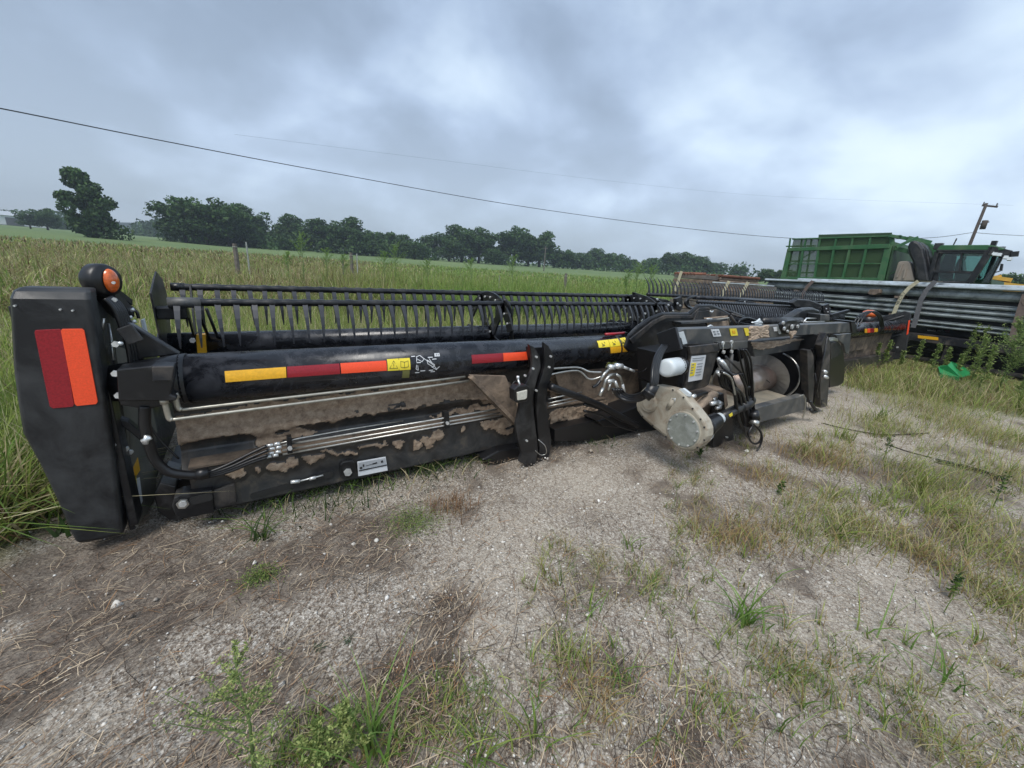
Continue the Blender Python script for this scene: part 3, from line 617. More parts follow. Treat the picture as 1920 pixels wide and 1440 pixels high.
# ---- rail details
def hull(c1, c2, r, n=8):
    """pixel capsule outline"""
    a = math.atan2(c2[1]-c1[1], c2[0]-c1[0]); o = []
    for k in range(n+1): q = a+math.pi/2+math.pi*k/n; o.append((c1[0]+r*math.cos(q), c1[1]+r*math.sin(q)))
    for k in range(n+1): q = a-math.pi/2+math.pi*k/n; o.append((c2[0]+r*math.cos(q), c2[1]+r*math.sin(q)))
    return o
poly('adjuster_slot', hull((474, 931), (620, 890), 5), 2.540, .02, INK, bev=0)
rod('turnbuckle', [at(545, 904, Y=2.528), at(562, 902, Y=2.528)], .012, WHITEST); rod('turnbuckle', [at(562, 902, Y=2.528), at(606, 891, Y=2.528)], .005, WHITEST); rod('turnbuckle', [at(580, 898, Y=2.525), at(592, 895, Y=2.525)], .011, WHITEST)
poly('pivot_plate', [(637, 872), (643, 866), (661, 863), (666, 866), (667, 888), (663, 894), (645, 900), (639, 897)], 2.515, .03, BLACK)
bolt(652, 885, 2.512, .026, WHITEST)
lb = poly('instruction_label', [(670, 866), (723, 856.5), (727, 882), (672, 893)], 2.527, .004, LBL, bev=0)
poly('label_print', [(672, 868), (722, 859), (724, 870), (673, 880)], 2.524, .002, mat('label_grey', (.36, .38, .40), .5), lb, bev=0)
poly('label_print', [(673, 882), (725, 871.2), (725.2, 873), (673.2, 884)], 2.523, .002, INK, lb, bev=0)
for q in ([(675, 876), (679, 875.2), (679.4, 879), (675.3, 880)], [(680, 871), (683, 870.5), (683, 875), (680.4, 875.6)], [(698, 869.2), (707, 866.4), (707.4, 869), (698.5, 871.4)], [(714, 864), (718, 863.2), (718.5, 867), (714.5, 868)]): poly('label_print', q, 2.5215, .001, INK, lb, bev=0)
b = MB().bar(at(686, 873.5, Y=2.5215), at(699, 870, Y=2.5215), .003, .001, Vector((0, -1, 0))).build('label_print', INK, lb)
poly('end_bracket', [(326, 934), (340, 927), (398, 919), (402, 962), (345, 973), (330, 968), (322, 950)], 2.50, .10, BLACK)
poly('slide_plate', [(398, 921), (440, 906), (445, 942), (402, 957)], 2.522, .02, BLACKD)
bolt(343, 944, 2.49, .028, STEEL); bolt(343, 944, 2.48, .018, WHITEST)
poly('bracket_slot', hull((362, 940), (392, 932), 7), 2.493, .01, INK, bev=0)
poly('skid_corner', [(288, 930), (300, 905), (330, 912), (332, 966), (345, 975), (318, 976), (296, 960)], 2.62, .3, BLACK)
# ---- hydraulic hard lines
YP = 2.44
for off, y0, y1, r in ((0, 846.8, 786.9, .0062), (1, 839.2, 781.0, .0062), (2, 829.8, 773.2, .0062)):
    rod('hydraulic_pipe', [at(530, y0+5.2, Y=YP+.06), at(895, y1, Y=YP+.06), at(965, y1-12.2, Y=YP+.06)], r, STEEL, n=10)
    rod('hydraulic_pipe', [at(1028, y1-25, Y=YP+.06), at(1090, y1-38, Y=YP+.06)], r, STEEL, n=8)
rod('hydraulic_pipe', [at(500, 838, Y=2.52), at(560, 822, Y=2.53), at(660, 804, Y=2.55), at(756, 789, Y=2.56)], .0045, STEEL)
for x, y in ((543, 838), (838, 791)):
    poly('pipe_clamp', [(x-5, y-17), (x+4, y-18.5), (x+6, y+12), (x-4, y+13.5)], YP+.035, .05, BLACK, bev=.003); bolt(x+.5, y+2, YP+.03, .013)
for x, y in ((515, 831.5), (518, 838), (517, 846.5), (512, 853)):
    rod('hose_fitting', [at(x-15, y+4.5, Y=YP+.06), at(x-3, y+2, Y=YP+.06)], .0095, WHITEST); rod('hose_fitting', [at(x-1, y+1.5, Y=YP+.06), at(x+10, y-.5, Y=YP+.06)], .011, WHITEST)
for pts in ([(500, 836), (470, 850), (430, 870), (395, 884), (370, 888)], [(503, 844), (470, 858), (430, 876), (395, 887), (370, 890)], [(502, 853), (470, 864), (430, 880), (395, 890), (370, 893)], [(500, 858), (470, 868), (430, 884), (395, 893), (372, 895)]):
    hose(pts, YP+.04, .010)
hose([(372, 891), (345, 890), (315, 884), (293, 865), (282, 840), (272, 800), (272, 760)], YP+.04, .024)
MB().tube([at(368, 890, Y=YP+.03), at(392, 886, Y=YP+.03)], .032, 12).build('hose_sleeve', RUBBER, HR, True)
hose([(335, 860), (300, 825), (280, 795), (275, 770)], 2.6, .006)
rod('hydraulic_pipe', [at(332, 767, Y=2.47), at(345, 768, Y=2.46), at(600, 738.5, Y=2.46), at(780, 717.5, Y=2.46), at(872, 706.5, Y=2.46)], .0085, PIPE)
rod('hydraulic_pipe', [at(318, 787, Y=2.43), at(330, 786, Y=2.43), at(600, 751.5, Y=2.43), at(780, 728, Y=2.43), at(880, 714, Y=2.43)], .009, PIPE)
rod('pipe_elbow', [at(308, 752, Y=2.43), at(316, 782, Y=2.43), at(322, 787, Y=2.43)], .013, PIPE, smooth=4)
rod('pipe_elbow', [at(328, 742, Y=2.46), at(334, 764, Y=2.46), at(340, 768, Y=2.46)], .013, PIPE, smooth=4)
rod('pipe_nut', [at(306, 747, Y=2.43), at(309, 757, Y=2.43)], .019, PIPE, n=6); rod('pipe_nut', [at(326, 738, Y=2.46), at(330, 747, Y=2.46)], .019, PIPE, n=6)
for ys in ((691, 689, 697, 698), (702, 695, 711, 706)):
    rod('hydraulic_pipe', [at(1028, ys[0]+1, Y=2.5), at(1082, ys[1], Y=2.5), at(1105, ys[2], Y=2.45), at(1128, ys[3], Y=2.4)], .009, STEEL, smooth=5)
# ---- end shield, left
rows = [(540, 22, 158), (546, 16, 164), (560, 14.5, 168), (620, 18, 179), (700, 23, 191), (760, 31, 201), (815, 40, 209), (880, 76, 219), (945, 107, 226), (1000, 130, 232), (1020, 139, 234), (1026, 150, 230)]
V = []; F = []; YR = 2.50
prof = [.06, .02, 0, 0, 0, 0, 0, 0, 0, 0, .006, .03]
for (y, xl, xr), dy in zip(rows, prof):
    a = at(xl, y, Y=YR); c = at(xr, y-(5 if y < 1000 else 6), Y=YR); c.z = a.z
    V += [Vector((a.x, YR+dy+.02, a.z)), Vector((a.x+.012, YR+dy, a.z)), Vector((c.x-.012, YR+dy, a.z)), Vector((c.x, YR+dy+.012, a.z)), Vector((c.x, YR+.10+dy, a.z)), Vector((a.x, YR+.10+dy, a.z))]
for i in range(len(rows)-1):
    for k in range(6): F.append((6*i+k, 6*i+(k+1) % 6, 6*i+6+(k+1) % 6, 6*i+6+k))
F += [tuple(range(6)), tuple(6*(len(rows)-1)+k for k in range(6))]
sh = mesh('end_shield', V, F, SHIELD, HR, bev=.006)
side = [(2.56, 1.36), (2.62, 1.405), (2.72, 1.37), (3.55, .98), (4.55, .55), (4.75, .25), (4.3, .14), (3.2, .14), (3.05, .30), (2.8, .13), (2.56, .16)]
MB().prism([Vector((-.865, y, z)) for y, z in [(2.62, .75), (2.62, 1.33), (2.72, 1.30), (3.55, .92), (4.55, .55), (4.75, .25), (4.3, .16), (3.2, .16), (2.72, .26), (2.6, .45)]], (.03, 0, 0)).build('outer_side_panel', SHIELD, HR, bev=.008)
MB().prism([Vector((-.64, y, z)) for y, z in side], (.022, 0, 0)).build('inner_side_panel', SHIELD, HR, bev=.004)
MB().prism([Vector((-.616, y, z)) for y, z in [(2.85, 1.1), (3.35, .95), (3.4, .4), (3.1, .33), (2.88, .22), (2.7, .2), (2.66, .5)]], (.012, 0, 0)).build('inner_dust_panel', INNER, HR)
MB().prism([at(x, y, X=-.600) for x, y in ((243, 800), (262, 800), (285, 850), (294, 905), (292, 935), (259, 986), (254, 940), (248, 880))], (-.012, 0, 0)).build('inner_dust_panel', INNER, HR, bev=.002)
MB().prism([Vector((-.63, y, z)) for y, z in [(2.53, .2), (2.56, 1.30), (2.66, 1.32), (2.66, .2)]], (.035, 0, 0)).build('shield_edge_channel', BLACK, HR, bev=.006)
rod('latch_rod', [at(234, 925, Y=2.6), at(243, 960, Y=2.6), at(248, 985, Y=2.6)], .006, RUBBER, smooth=4)
poly('reflector', [(66, 619), (112, 617), (116, 621), (139, 758), (136, 763), (99, 766), (93, 762), (64.5, 624)], YR-.004, .006, REDR, sh, bev=.0015)
poly('reflector', [(116, 617), (154, 616.5), (158, 620), (183.5, 753), (180, 758), (144, 761.5), (140, 758), (114, 621)], YR-.005, .006, ORR, sh, bev=.0015)
for x, y in ((29, 573), (114, 580), (137, 582)): bolt(x, y, YR-.002, .004, WHITEST, sh, 'rivet')
def onx(name, pts, X, d, m, parent=None, bev=0): return MB().prism([at(x, y, X=X) for x, y in pts], (d, 0, 0)).build(name, m, parent or HR, bev=bev)
onx('warning_decal', [(249, 876), (257, 858), (261, 882), (252, 896)], -.602, .004, YELR); onx('warning_decal', [(247, 897), (253, 890), (259, 935), (254, 954)], -.602, .004, YEL); onx('serial_decal', [(254, 898), (260, 895), (266, 940), (260, 952)], -.602, .004, LBL)
bolt(237, 841, 2.62, .012); bolt(245, 847, 2.66, .012); bolt(214, 833, 2.55, .01)
for x, y, Y in ((216, 700, 2.42), (222, 741, 2.42), (217, 645, 2.5)): bolt(x, y, Y, .014); 
rod('adjuster_bolt', [at(210, 645, Y=2.6), at(227, 644, Y=2.5)], .009, WHITEST)
rod('threaded_rod', [at(203, 607, Y=2.75), at(209, 640, Y=2.7), at(213, 675, Y=2.65)], .006, STEEL)
rod('latch_rod', [at(195, 597, Y=2.62), at(191, 618, Y=2.62)], .006, STEEL)
# beacon lamp on its arm
lc = at(184, 525, Y=2.72); lx = Vector((.84, -.5, .0)).normalized(); up = Vector((0, 0, 1))
MB().tube([lc-lx*.045, lc-lx*.038, lc-lx*.012, lc+lx*.03, lc+lx*.05], [.03, .054, .076, .078, .070], 24).build('beacon_housing', RUBBER, HR, True)
ld = Vector((lx.y, -lx.x, 0)); V = []; F = []
for i in range(7):
    r_ = math.cos(i/6*math.pi/2)
    for k in range(20): q = 2*math.pi*k/20; V.append(lc+lx*(.056+.028*math.sin(i/6*math.pi/2))+ld*(.036*r_*math.cos(q))+up*(.056*r_*math.sin(q)))
for i in range(6):
    for k in range(20): F.append((i*20+k, i*20+(k+1) % 20, i*20+20+(k+1) % 20, i*20+20+k))
mesh('beacon_lens', V, F, AMBER, HR, True)
bolt(213.5, 530, 2.64, .007); bolt(215, 562, 2.66, .011)
MB().bar(at(190, 545, Y=2.76), at(232, 588, Y=2.95), .05, .09, Vector((1, 0, 0))).build('beacon_arm', BLACK, HR, bev=.004)
MB().bar(at(215, 545, Y=2.80), at(244, 567, Y=2.95), .02, .03).build('beacon_arm', BLACK, HR)
poly('beacon_bracket', [(214, 540), (246, 566), (240, 600), (226, 590), (205, 560)], 2.95, .04, BLACK)
for dx in (0, 5, 10, 15, 20):
    hose([(196+dx*.5, 560-dx*.2), (214+dx*.7, 580-dx*.3), (228+dx*.9, 615), (240+dx, 650), (246+dx*1.1, 690)], 2.62+dx*.004, .0115)
MB().bar(at(230, 632, Y=2.57), at(258, 622, Y=2.57), .02, .085).build('hose_clamp', BLACK, HR, bev=.004)
for x, y in ((247, 582), (243, 596), (250, 604), (258, 617)): rod('hose_fitting', [at(x-4, y, Y=2.9), at(x+5, y-2, Y=2.9)], .010, WHITEST, n=6)
hose([(245, 575), (256, 585), (260, 597)], 2.95, .008)
poly('white_tag', [(263, 600), (270, 598), (276, 625), (269, 628)], 3.0, .03, WHITE, bev=.003)
# tapered arm base rising from the tube to the end
MB().prism([at(x, y, Y=2.66) for x, y in ((232, 600), (262, 618), (337, 664), (300, 668), (268, 672), (245, 690))], (0, .06, 0)).build('gusset_plate', BLACK, HR, bev=.006)
MB().tube([(-.60, TY+.02, TZ), (-.30, TY, TZ)], [.09, TR+.004], 32).build('tube_flange', BLACK, HR, True)
poly('swing_bracket', [(218, 693), (285, 686), (324, 689), (325, 713), (320, 740), (331, 745), (330, 752), (295, 752), (222, 753)], 2.40, .12, BLACK, bev=.006)
poly('swing_bracket_lid', [(284, 688), (325, 687), (326, 691), (322, 714), (286, 715)], 2.385, .02, BLACKD, bev=.004)
poly('bracket_lower', [(222, 745), (300, 740), (334, 735), (336, 742), (312, 760), (275, 768), (226, 760)], 2.47, .12, RUBBER)
poly('cable_guard', [(216, 782), (240, 790), (270, 815), (280, 800), (284, 822), (268, 832), (245, 812), (222, 795)], 2.62, .05, BLACKD)
rod('hose_clip', [at(266, 828, Y=2.42), at(283, 820, Y=2.42)], .011, WHITEST); rod('hose_clip', [at(272, 832, Y=2.42), at(276, 817, Y=2.42)], .012, WHITEST)
# ---- end shield, right (far end) seen from inside
XR = 12.42
onx('end_shield', [(1560, 640), (1605, 607), (1640, 597), (1696, 583), (1706, 586), (1708, 592), (1702, 636), (1697, 672), (1660, 676), (1600, 672), (1575, 668)], XR, .05, SHIELD, bev=.01)
onx('reflector', [(1703.5, 601), (1706.5, 600), (1703, 626), (1699.5, 628)], XR-.008, .006, ORR)
onx('white_tag', [(1688, 604), (1699, 608), (1697, 618), (1685, 615)], XR-.02, .012, WHITE)
for x, y in ((1679, 603), (1652, 638), (1660, 640), (1669, 640), (1683, 651), (1637, 639)): 
    p = at(x, y, X=XR-.01); MB().tube([p, p-Vector((.02, 0, 0))], .022, 6).build('bolt', WHITEST, HR)
onx('warning_decal', [(1649, 655), (1667, 655), (1666.5, 661), (1648, 661)], XR-.012, .008, YEL); rod('shield_rib', [at(1610, 612, X=XR-.01), at(1650, 606, X=XR-.01), at(1695, 592, X=XR-.01)], .02, SHIELD); rod('shield_rib', [at(1630, 640, X=XR-.01), at(1690, 627, X=XR-.01)], .02, SHIELD)
q = at(1631, 587, X=11.9); MB().tube([q-Vector((0, 0, .09)), q-Vector((0, 0, .03)), q+Vector((0, 0, .03)), q+Vector((0, 0, .07))], [.11, .14, .13, .06], 16).build('beacon_lens', AMBER, HR, True)
MB().tube([q-Vector((0, 0, .3)), q-Vector((0, 0, .09))], [.06, .13], 12).build('beacon_housing', RUBBER, HR, True)
for dx in (0, 6, 12): hose([(1598+dx, 612, 2.5), (1610+dx, 592, 2.5), (1632+dx*.7, 584, 2.5), (1648+dx*.5, 597, 2.5), (1652+dx*.4, 625, 2.5)], 2.5, .014)

poly('reflector', [(1622, 617), (1626, 616.5), (1626, 624), (1622, 624)], 2.40, .01, YELR, bev=0); poly('reflector', [(1626.5, 616.5), (1632, 616), (1632, 623.5), (1626.5, 624)], 2.40, .01, ORR, bev=0)
poly('reflector', [(1632.5, 616), (1639, 615.5), (1639, 623), (1632.5, 623.5)], 2.40, .01, REDR, bev=0); poly('reflector', [(1639.5, 615.5), (1646, 615.5), (1646, 622), (1639.5, 623)], 2.40, .01, YELR, bev=0)
# ---- reel, left half
def bat(pa, pb, n, tip, m=BLACK, first=0, bulge=True, name='bat_tube', tine_w=.029, curve=.035, r=.024):
    d = (pb-pa); L = d.length; u = d.normalized(); P = []; R = []
    k = n*3
    for i in range(k+1):
        P.append(pa+d*(i/k)); R.append(r*(1.22 if i % 3 == 1 else 1.0) if bulge else r)
    b = MB().tube(P, R, 10).build(name, m, HR, True)
    if n <= 1: return b, []
    me = tine_mesh(tip, tine_w, curve); T = []
    for i in range(n):
        p = pa+d*((i*3+1)/k); o = bpy.data.objects.new('tine', me); COL.objects.link(o); o.parent = b; o.location = p-wloc(b); o['_loc'] = 1
        o.rotation_euler = (random.uniform(-.03, .03), random.uniform(-.035, .035), random.uniform(-.06, .06)); T.append(o)
    return b, T
_tm = {}
TINEM = mat('tine_plastic', (.03, .032, .038), .38, var=.2)
def tine_mesh(tip, w, curve):
    key = (tuple(tip), w, curve)
    if key in _tm: return _tm[key]
    tip = Vector(tip); V = []; F = []; side = Vector((0, tip.z, -tip.y)).normalized(); n = 5
    for i in range(n+1):
        t_ = i/n; c = tip*t_+side*(curve*math.sin(t_*math.pi)); ww = w*(1-t_)**.75*.5+.0035; th = .009*(1-t_)+.003
        for a, bb in ((-1, -1), (1, -1), (1, 1), (-1, 1)): V.append(c+Vector((a*ww, 0, 0))+side*(bb*th))
    for i in range(n):
        for k in range(4): F.append((4*i+k, 4*i+(k+1) % 4, 4*i+4+(k+1) % 4, 4*i+4+k))
    F += [(3, 2, 1, 0), tuple(4*n+k for k in range(4))]
    me = bpy.data.meshes.new('tine'); me.from_pydata(V, [], F); me.materials.append(TINEM); _tm[key] = me; return me
RT = MB().tube([at(300, 650, Y=3.63), at(1200, 616, Y=3.63)], .095, 32).build('reel_tube', TUBEM, HR, True)
poly('tube_band', [(367, 628), (385, 627), (388, 662), (370, 663)], 3.525, .06, YELR, bev=.004)
BA = [at(318, 567, Y=3.34), at(1262, 571, Y=3.34)]; BB = [at(330, 538, Y=3.82), at(1200, 556, Y=3.82)]
bat(BA[0], BA[1], 50, (0, -.10, -.285)); bat(BB[0], BB[1], 50, (0, -.06, -.285))
MB().bar(Vector((-.5, 3.45, .76)), Vector((4.7, 3.45, .80)), .05, .05).build('lower_bat_tube', BLACK, HR); MB().bar(Vector((-.5, 3.95, .60)), Vector((4.7, 3.95, .64)), .05, .05).build('lower_bat_tube', BLACK, HR)
def xpl(X, pts, d=.012, name='reel_plate', m=BLACK, bev=.003): return MB().prism([Vector((X, y, z)) for y, z in pts], (d, 0, 0)).build(name, m, HR, bev=bev)
CYR = at(305, 648, Y=3.63); cz0 = CYR.z
xpl(-.50, [(3.30, 1.34), (3.50, 1.42), (3.62, 1.46), (3.80, 1.40), (3.88, 1.30), (3.82, 1.10), (3.66, .78), (3.50, .74), (3.34, 1.0)], .01, 'reel_end_disc', BLACKD)
for (y, z), nm in (((3.34, 1.30), 'reel_arm'), ((3.82, 1.36), 'reel_arm'), ((3.45, .76), 'reel_arm'), ((3.95, .60), 'reel_arm')):
    MB().bar(Vector((-.34, 3.63, cz0)), Vector((-.34, y, z)), .012, .06, Vector((1, 0, 0)) if 0 else Vector((0, 1, 0))).build(nm, BLACK, HR)
rod('tube_cap', [BA[0]+Vector((-.01, 0, 0)), BA[0]+Vector((.16, 0, 0))], .034, GREYP, n=12); rod('tube_cap', [BB[0]+Vector((-.03, 0, 0)), BB[0]+Vector((.05, 0, 0))], .03, BLACK, n=12)
MB().box(BA[0]+Vector((.0, .05, -.07)), .16, .10, .08).build('cam_block', BLACK, HR, bev=.01)
for p in ((-.30, 3.44, 1.12), (-.24, 3.50, 1.05)): rod('crank_rod', [Vector(p)+Vector((0, -.05, .18)), Vector(p)+Vector((.05, .12, -.15))], .010, RUBBER)
bolt(361, 638, 3.42, .018, WHITEST)
# spoked support plate half way along the left reel
def spoke(X, cy, cz, s=1.0, name='reel_spider'):
    b = MB(); b.tube([Vector((X, cy, cz)), Vector((X+.03, cy, cz))], .15*s, 20)
    for a in (66, 126, 186, 246, 306, 6):
        d = Vector((0, math.cos(rad(a)), math.sin(rad(a)))); u = Vector((0, -d.z, d.y)); c = Vector((X, cy, cz))
        b.prism([c+u*.09*s, c-u*.09*s, c+d*.28*s-u*.045, c+d*.46*s-u*.06, c+d*.52*s, c+d*.46*s+u*.06, c+d*.28*s+u*.045], (.018, 0, 0))
    n = 24; p = [(X, cy+.40*s*math.cos(rad(a)), cz+.40*s*math.sin(rad(a))) for a in np.linspace(30, 160, n)]
    q = [(X, cy+.50*s*math.cos(rad(a)), cz+.50*s*math.sin(rad(a))) for a in np.linspace(160, 30, n)]
    b.prism(p+q, (.02, 0, 0)); o = b.build(name, BLACK, HR, bev=.002)
    bb = MB()
    for a in np.linspace(40, 150, 9): c = Vector((X-.006, cy+.45*s*math.cos(rad(a)), cz+.45*s*math.sin(rad(a)))); bb.tube([c, c-Vector((.012, 0, 0))], .011, 6)
    for a in (66, 126, 6):
        for rr in (.12, .2): c = Vector((X-.006, cy+rr*math.cos(rad(a)), cz+rr*math.sin(rad(a)))); bb.tube([c, c-Vector((.012, 0, 0))], .012, 6)
    bb.build('spider_bolts', WHITEST, HR); return o
spoke(2.10, 3.60, .90)
rod('cam_arm', [at(945, 562, Y=3.3), at(953, 572, Y=3.28), at(958, 600, Y=3.3), at(959, 636, Y=3.35)], .022, BLACK, n=6, smooth=3)
spoke(4.45, 3.60, .93, 1.0); spoke(4.62, 3.60, .93, .97)
poly('cam_plate', [(1190, 548), (1215, 556), (1252, 562), (1262, 568), (1268, 580), (1250, 588), (1222, 600), (1196, 610), (1186, 590), (1192, 570)], 3.72, .05, BLACK)
poly('cam_plate', [(1268, 560), (1279, 556), (1281, 574), (1276, 584), (1268, 580)], 3.3, .05, BLACK); 
for x, y in ((1270, 569), (1275, 573), (1253, 572), (1232, 561), (1209, 588), (1262, 583), (1205, 600)): bolt(x, y, 3.27, .014)
# ---- reel, right half: higher swung bat with tines pointing up, and the rear bat with tines hanging
pa, pb = at(1214, 552, Y=3.95), at(1545, 567, Y=3.95)
bat(pa, pb, 66, (-.02, .10, .25), curve=-.035, tine_w=.026, r=.026)
pa, pb = at(1308, 566, Y=3.35), at(1555, 579, Y=3.35)
bat(pa, pb, 66, (0, -.09, -.26), curve=.03, tine_w=.030, r=.026)
pa, pb = at(1305, 573, Y=3.85), at(1530, 583, Y=3.85)
bat(pa, pb, 66, (0, -.09, -.24), curve=.03, tine_w=.026, r=.022)
rod('reel_brace_tube', [at(1300, 558, Y=3.5), at(1400, 562, Y=3.55), at(1480, 567, Y=3.6), at(1552, 574, Y=3.6)], .026, TUBEM, n=10)
rod('reel_tube', [at(1290, 600, Y=3.63), at(1575, 596, Y=3.63)], .10, TUBEM, n=24)
for k_ in range(3): hose([(1305, 556-k_*.5), (1292, 559), (1285+k_*2.5, 567), (1290+k_*2.5, 576), (1312, 583), (1345, 588)], 3.1+k_*.03, .016)
poly('cam_plate', [(1378, 566), (1392, 562), (1430, 570), (1425, 577), (1400, 575), (1380, 572)], 3.5, .03, BLACK); bolt(1396, 566, 3.48, .014)
poly('reel_arm_cover', [(1484, 568), (1496, 560), (1520, 562), (1540, 570), (1543, 582), (1520, 580), (1492, 576)], 3.2, .08, BLACK, bev=.02)
poly('cam_plate', [(1543, 573), (1555, 569), (1556, 588), (1545, 590)], 3.2, .05, BLACK); bolt(1549, 579, 3.17, .016); bolt(1552, 585, 3.17, .016)
MB().bar(at(1557, 592, Y=3.0), at(1590, 583, Y=3.0), .05, .06).build('reel_arm_prop', BLACK, HR)
# ---- V gusset and hanging leg with work lamp
gs = poly('gusset_plate', [(880, 703), (948, 705), (966, 745), (975, 790), (980, 806), (962, 796), (930, 765), (903, 733)], 2.42, .02, MUDD, bev=.003)
MB().bar(at(882, 706, Y=2.41), at(978, 804, Y=2.41), .03, .05, Vector((0, -1, 0))).build('gusset_flange', MUDD, HR, bev=.003)
legL = [(992, 646), (1001, 650), (1012, 668), (1014, 690), (1007, 712), (1000, 740), (1001, 775), (1006, 815), (1009, 845), (1005, 868), (999, 874), (988, 874), (974, 866), (978, 850), (970, 820), (968, 795), (974, 765), (978, 735), (990, 712), (999, 690), (998, 668)]
legR = [(1020, 642), (1028, 648), (1040, 668), (1039, 692), (1030, 715), (1024, 745), (1028, 785), (1034, 826), (1031, 850), (1022, 868), (1008, 870), (1012, 840), (1008, 800), (1006, 760), (1010, 725), (1018, 700), (1022, 680), (1020, 660)]
poly('hanging_leg', legL, 2.30, .03, BLACK, bev=.004); poly('hanging_leg', legR, 2.34, .03, BLACK, bev=.004)
poly('leg_web', [(996, 652), (1028, 650), (1034, 675), (1022, 705), (1014, 750), (1020, 800), (1022, 850), (1004, 862), (998, 800), (992, 740), (1004, 700)], 2.40, .08, RUBBER, bev=.004)
poly('leg_foot', [(935, 845), (975, 838), (985, 870), (930, 872), (905, 862)], 2.46, .2, RUBBER, bev=.01)
for x, y in ((999, 691), (984, 704), (1005, 732), (987, 826), (1005, 669), (1032, 668), (1029, 688)): bolt(x, y, 2.295, .009)
rod('spring_clip', [at(1009, 824, Y=2.28), at(1022, 836, Y=2.24), at(1024, 850, Y=2.26), at(1014, 853, Y=2.28), at(1004, 845, Y=2.28)], .003, STEEL, n=5, smooth=5)
poly('work_lamp', [(964, 731), (972, 724), (988, 722), (993, 726), (991, 748), (988, 753), (970, 756), (965, 752)], 2.17, .07, RUBBER, bev=.006)
poly('lamp_lens', [(970, 736), (989, 731), (988.5, 746), (985, 749), (971, 751)], 2.158, .014, LENS, bev=.004)
rod('lamp_stalk', [at(971, 707, Y=2.25), at(972, 715, Y=2.22), at(977, 726, Y=2.2)], .008, STEEL); rod('lamp_bolt', [at(971, 705, Y=2.25), at(971, 711, Y=2.25)], .012, WHITEST, n=6)
hose([(975, 722), (966, 715), (958, 728), (962, 745)], 2.3, .005)
# ---- hydraulic tee cluster
YH = 2.15
def fit(pts, r=.017, m=WHITEST, Y=YH): return rod('hose_fitting', [at(x, y, Y=Y) for x, y in pts], r, m, n=8)
fit([(1142, 688), (1152, 689)], .022); fit([(1154, 686), (1166, 687)], .024); fit([(1168, 688), (1179, 692)], .012); fit([(1179, 692), (1189, 696)], .011)
fit([(1143, 692), (1133, 701), (1126, 713)], .012, STEEL); fit([(1152, 702), (1143, 704), (1136, 712), (1131, 728)], .013, STEEL); fit([(1131, 728), (1124, 742)], .015, STEEL); fit([(1150, 714), (1139, 715)], .017)
fit([(1145, 718), (1140, 732)], .010, STEEL); fit([(1155, 702), (1162, 706), (1167, 720)], .012, STEEL); fit([(1167, 720), (1171, 737)], .013, WHITEST); fit([(1153, 715), (1158, 728)], .014); fit([(1149, 728), (1150, 738)], .010, STEEL)
hose([(1126, 713), (1119, 722), (1112, 726)], YH, .012); hose([(1189, 696), (1205, 696), (1220, 682)], YH, .004)
for k_ in range(4): hose([(1150+k_*5, 730), (1158+k_*4, 742-k_*1.5), (1175+k_*2, 751-k_*3, 1.92), (1200, 750-k_*3.5, 1.82), (1216, 738-k_*3, 1.76), (1222+k_*3, 718, 1.74), (1224+k_*3, 692, 1.78), (1230+k_*3, 668, 1.84), (1242+k_*3, 648, 1.9)], 1.98+k_*.02, .014)
MB().tube([at(1209, 744, Y=1.77), at(1219, 735, Y=1.755), at(1225, 722, Y=1.745)], .044, 14).build('hose_sleeve', RUBBER, HR, True)
MB().tube([at(1215, 740, Y=1.755), at(1219, 735, Y=1.75)], .047, 14).build('hose_tie', BLACK, HR, True)
hose([(1032, 725), (1060, 735), (1100, 750), (1135, 765), (1180, 790), (1195, 797)], 2.3, .03, RUBBER)
for z in (758, 770): hose([(1095, z), (1130, z+10), (1160, z+28), (1190, z+38)], 2.3, .012)
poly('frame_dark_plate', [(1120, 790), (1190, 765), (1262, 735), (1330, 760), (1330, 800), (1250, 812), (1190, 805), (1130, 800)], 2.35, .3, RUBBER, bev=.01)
poly('centre_back_plate', [(1215, 650), (1260, 620), (1292, 640), (1290, 735), (1262, 735), (1230, 730), (1205, 750), (1200, 700)], 2.45, .03, RUBBER, bev=0)
poly('centre_mud_panel', [(1040, 700), (1140, 690), (1230, 695), (1230, 760), (1150, 775), (1060, 760)], 2.60, .02, MUDD, bev=0)
# ---- big cast arm from the tube over to the centre frame
arm = [(1172, 652), (1180, 628), (1196, 612), (1222, 594), (1243, 586), (1293, 586), (1303, 578), (1310, 571), (1337, 571), (1352, 577), (1370, 587), (1371, 612), (1282, 620), (1262, 633), (1250, 652), (1228, 668), (1205, 664), (1180, 660)]
poly('main_arm', arm, 2.38, .035, BLACK, bev=.02)
poly('arm_rib', [(1181, 636), (1225, 601), (1247, 591), (1296, 591), (1312, 577), (1330, 576), (1332, 580), (1314, 583), (1300, 597), (1250, 597), (1228, 608), (1186, 645)], 2.37, .03, BLACKD, bev=.006)
poly('arm_web', [(1262, 607), (1300, 602), (1308, 584), (1345, 580), (1368, 590), (1367, 610), (1280, 617)], 2.365, .02, BLACKD, bev=.004)
poly('arm_shelf', [(1277, 604), (1309, 602), (1364, 597), (1366, 601), (1310, 607), (1278, 608)], 2.28, .09, GREYP, bev=.003)
poly('mud_crust', [(1320, 596), (1365, 592), (1368, 612), (1330, 614)], 2.35, .01, MUD, bev=.004)
rod('spring_clip', [at(1340, 600, Y=2.3), at(1352, 598, Y=2.28), at(1366, 596, Y=2.28), at(1368, 606, Y=2.28)], .008, PIPE, n=6); rod('spring_clip', [at(1325, 598, Y=2.3), at(1335, 598, Y=2.3)], .007, WHITEST, n=6)
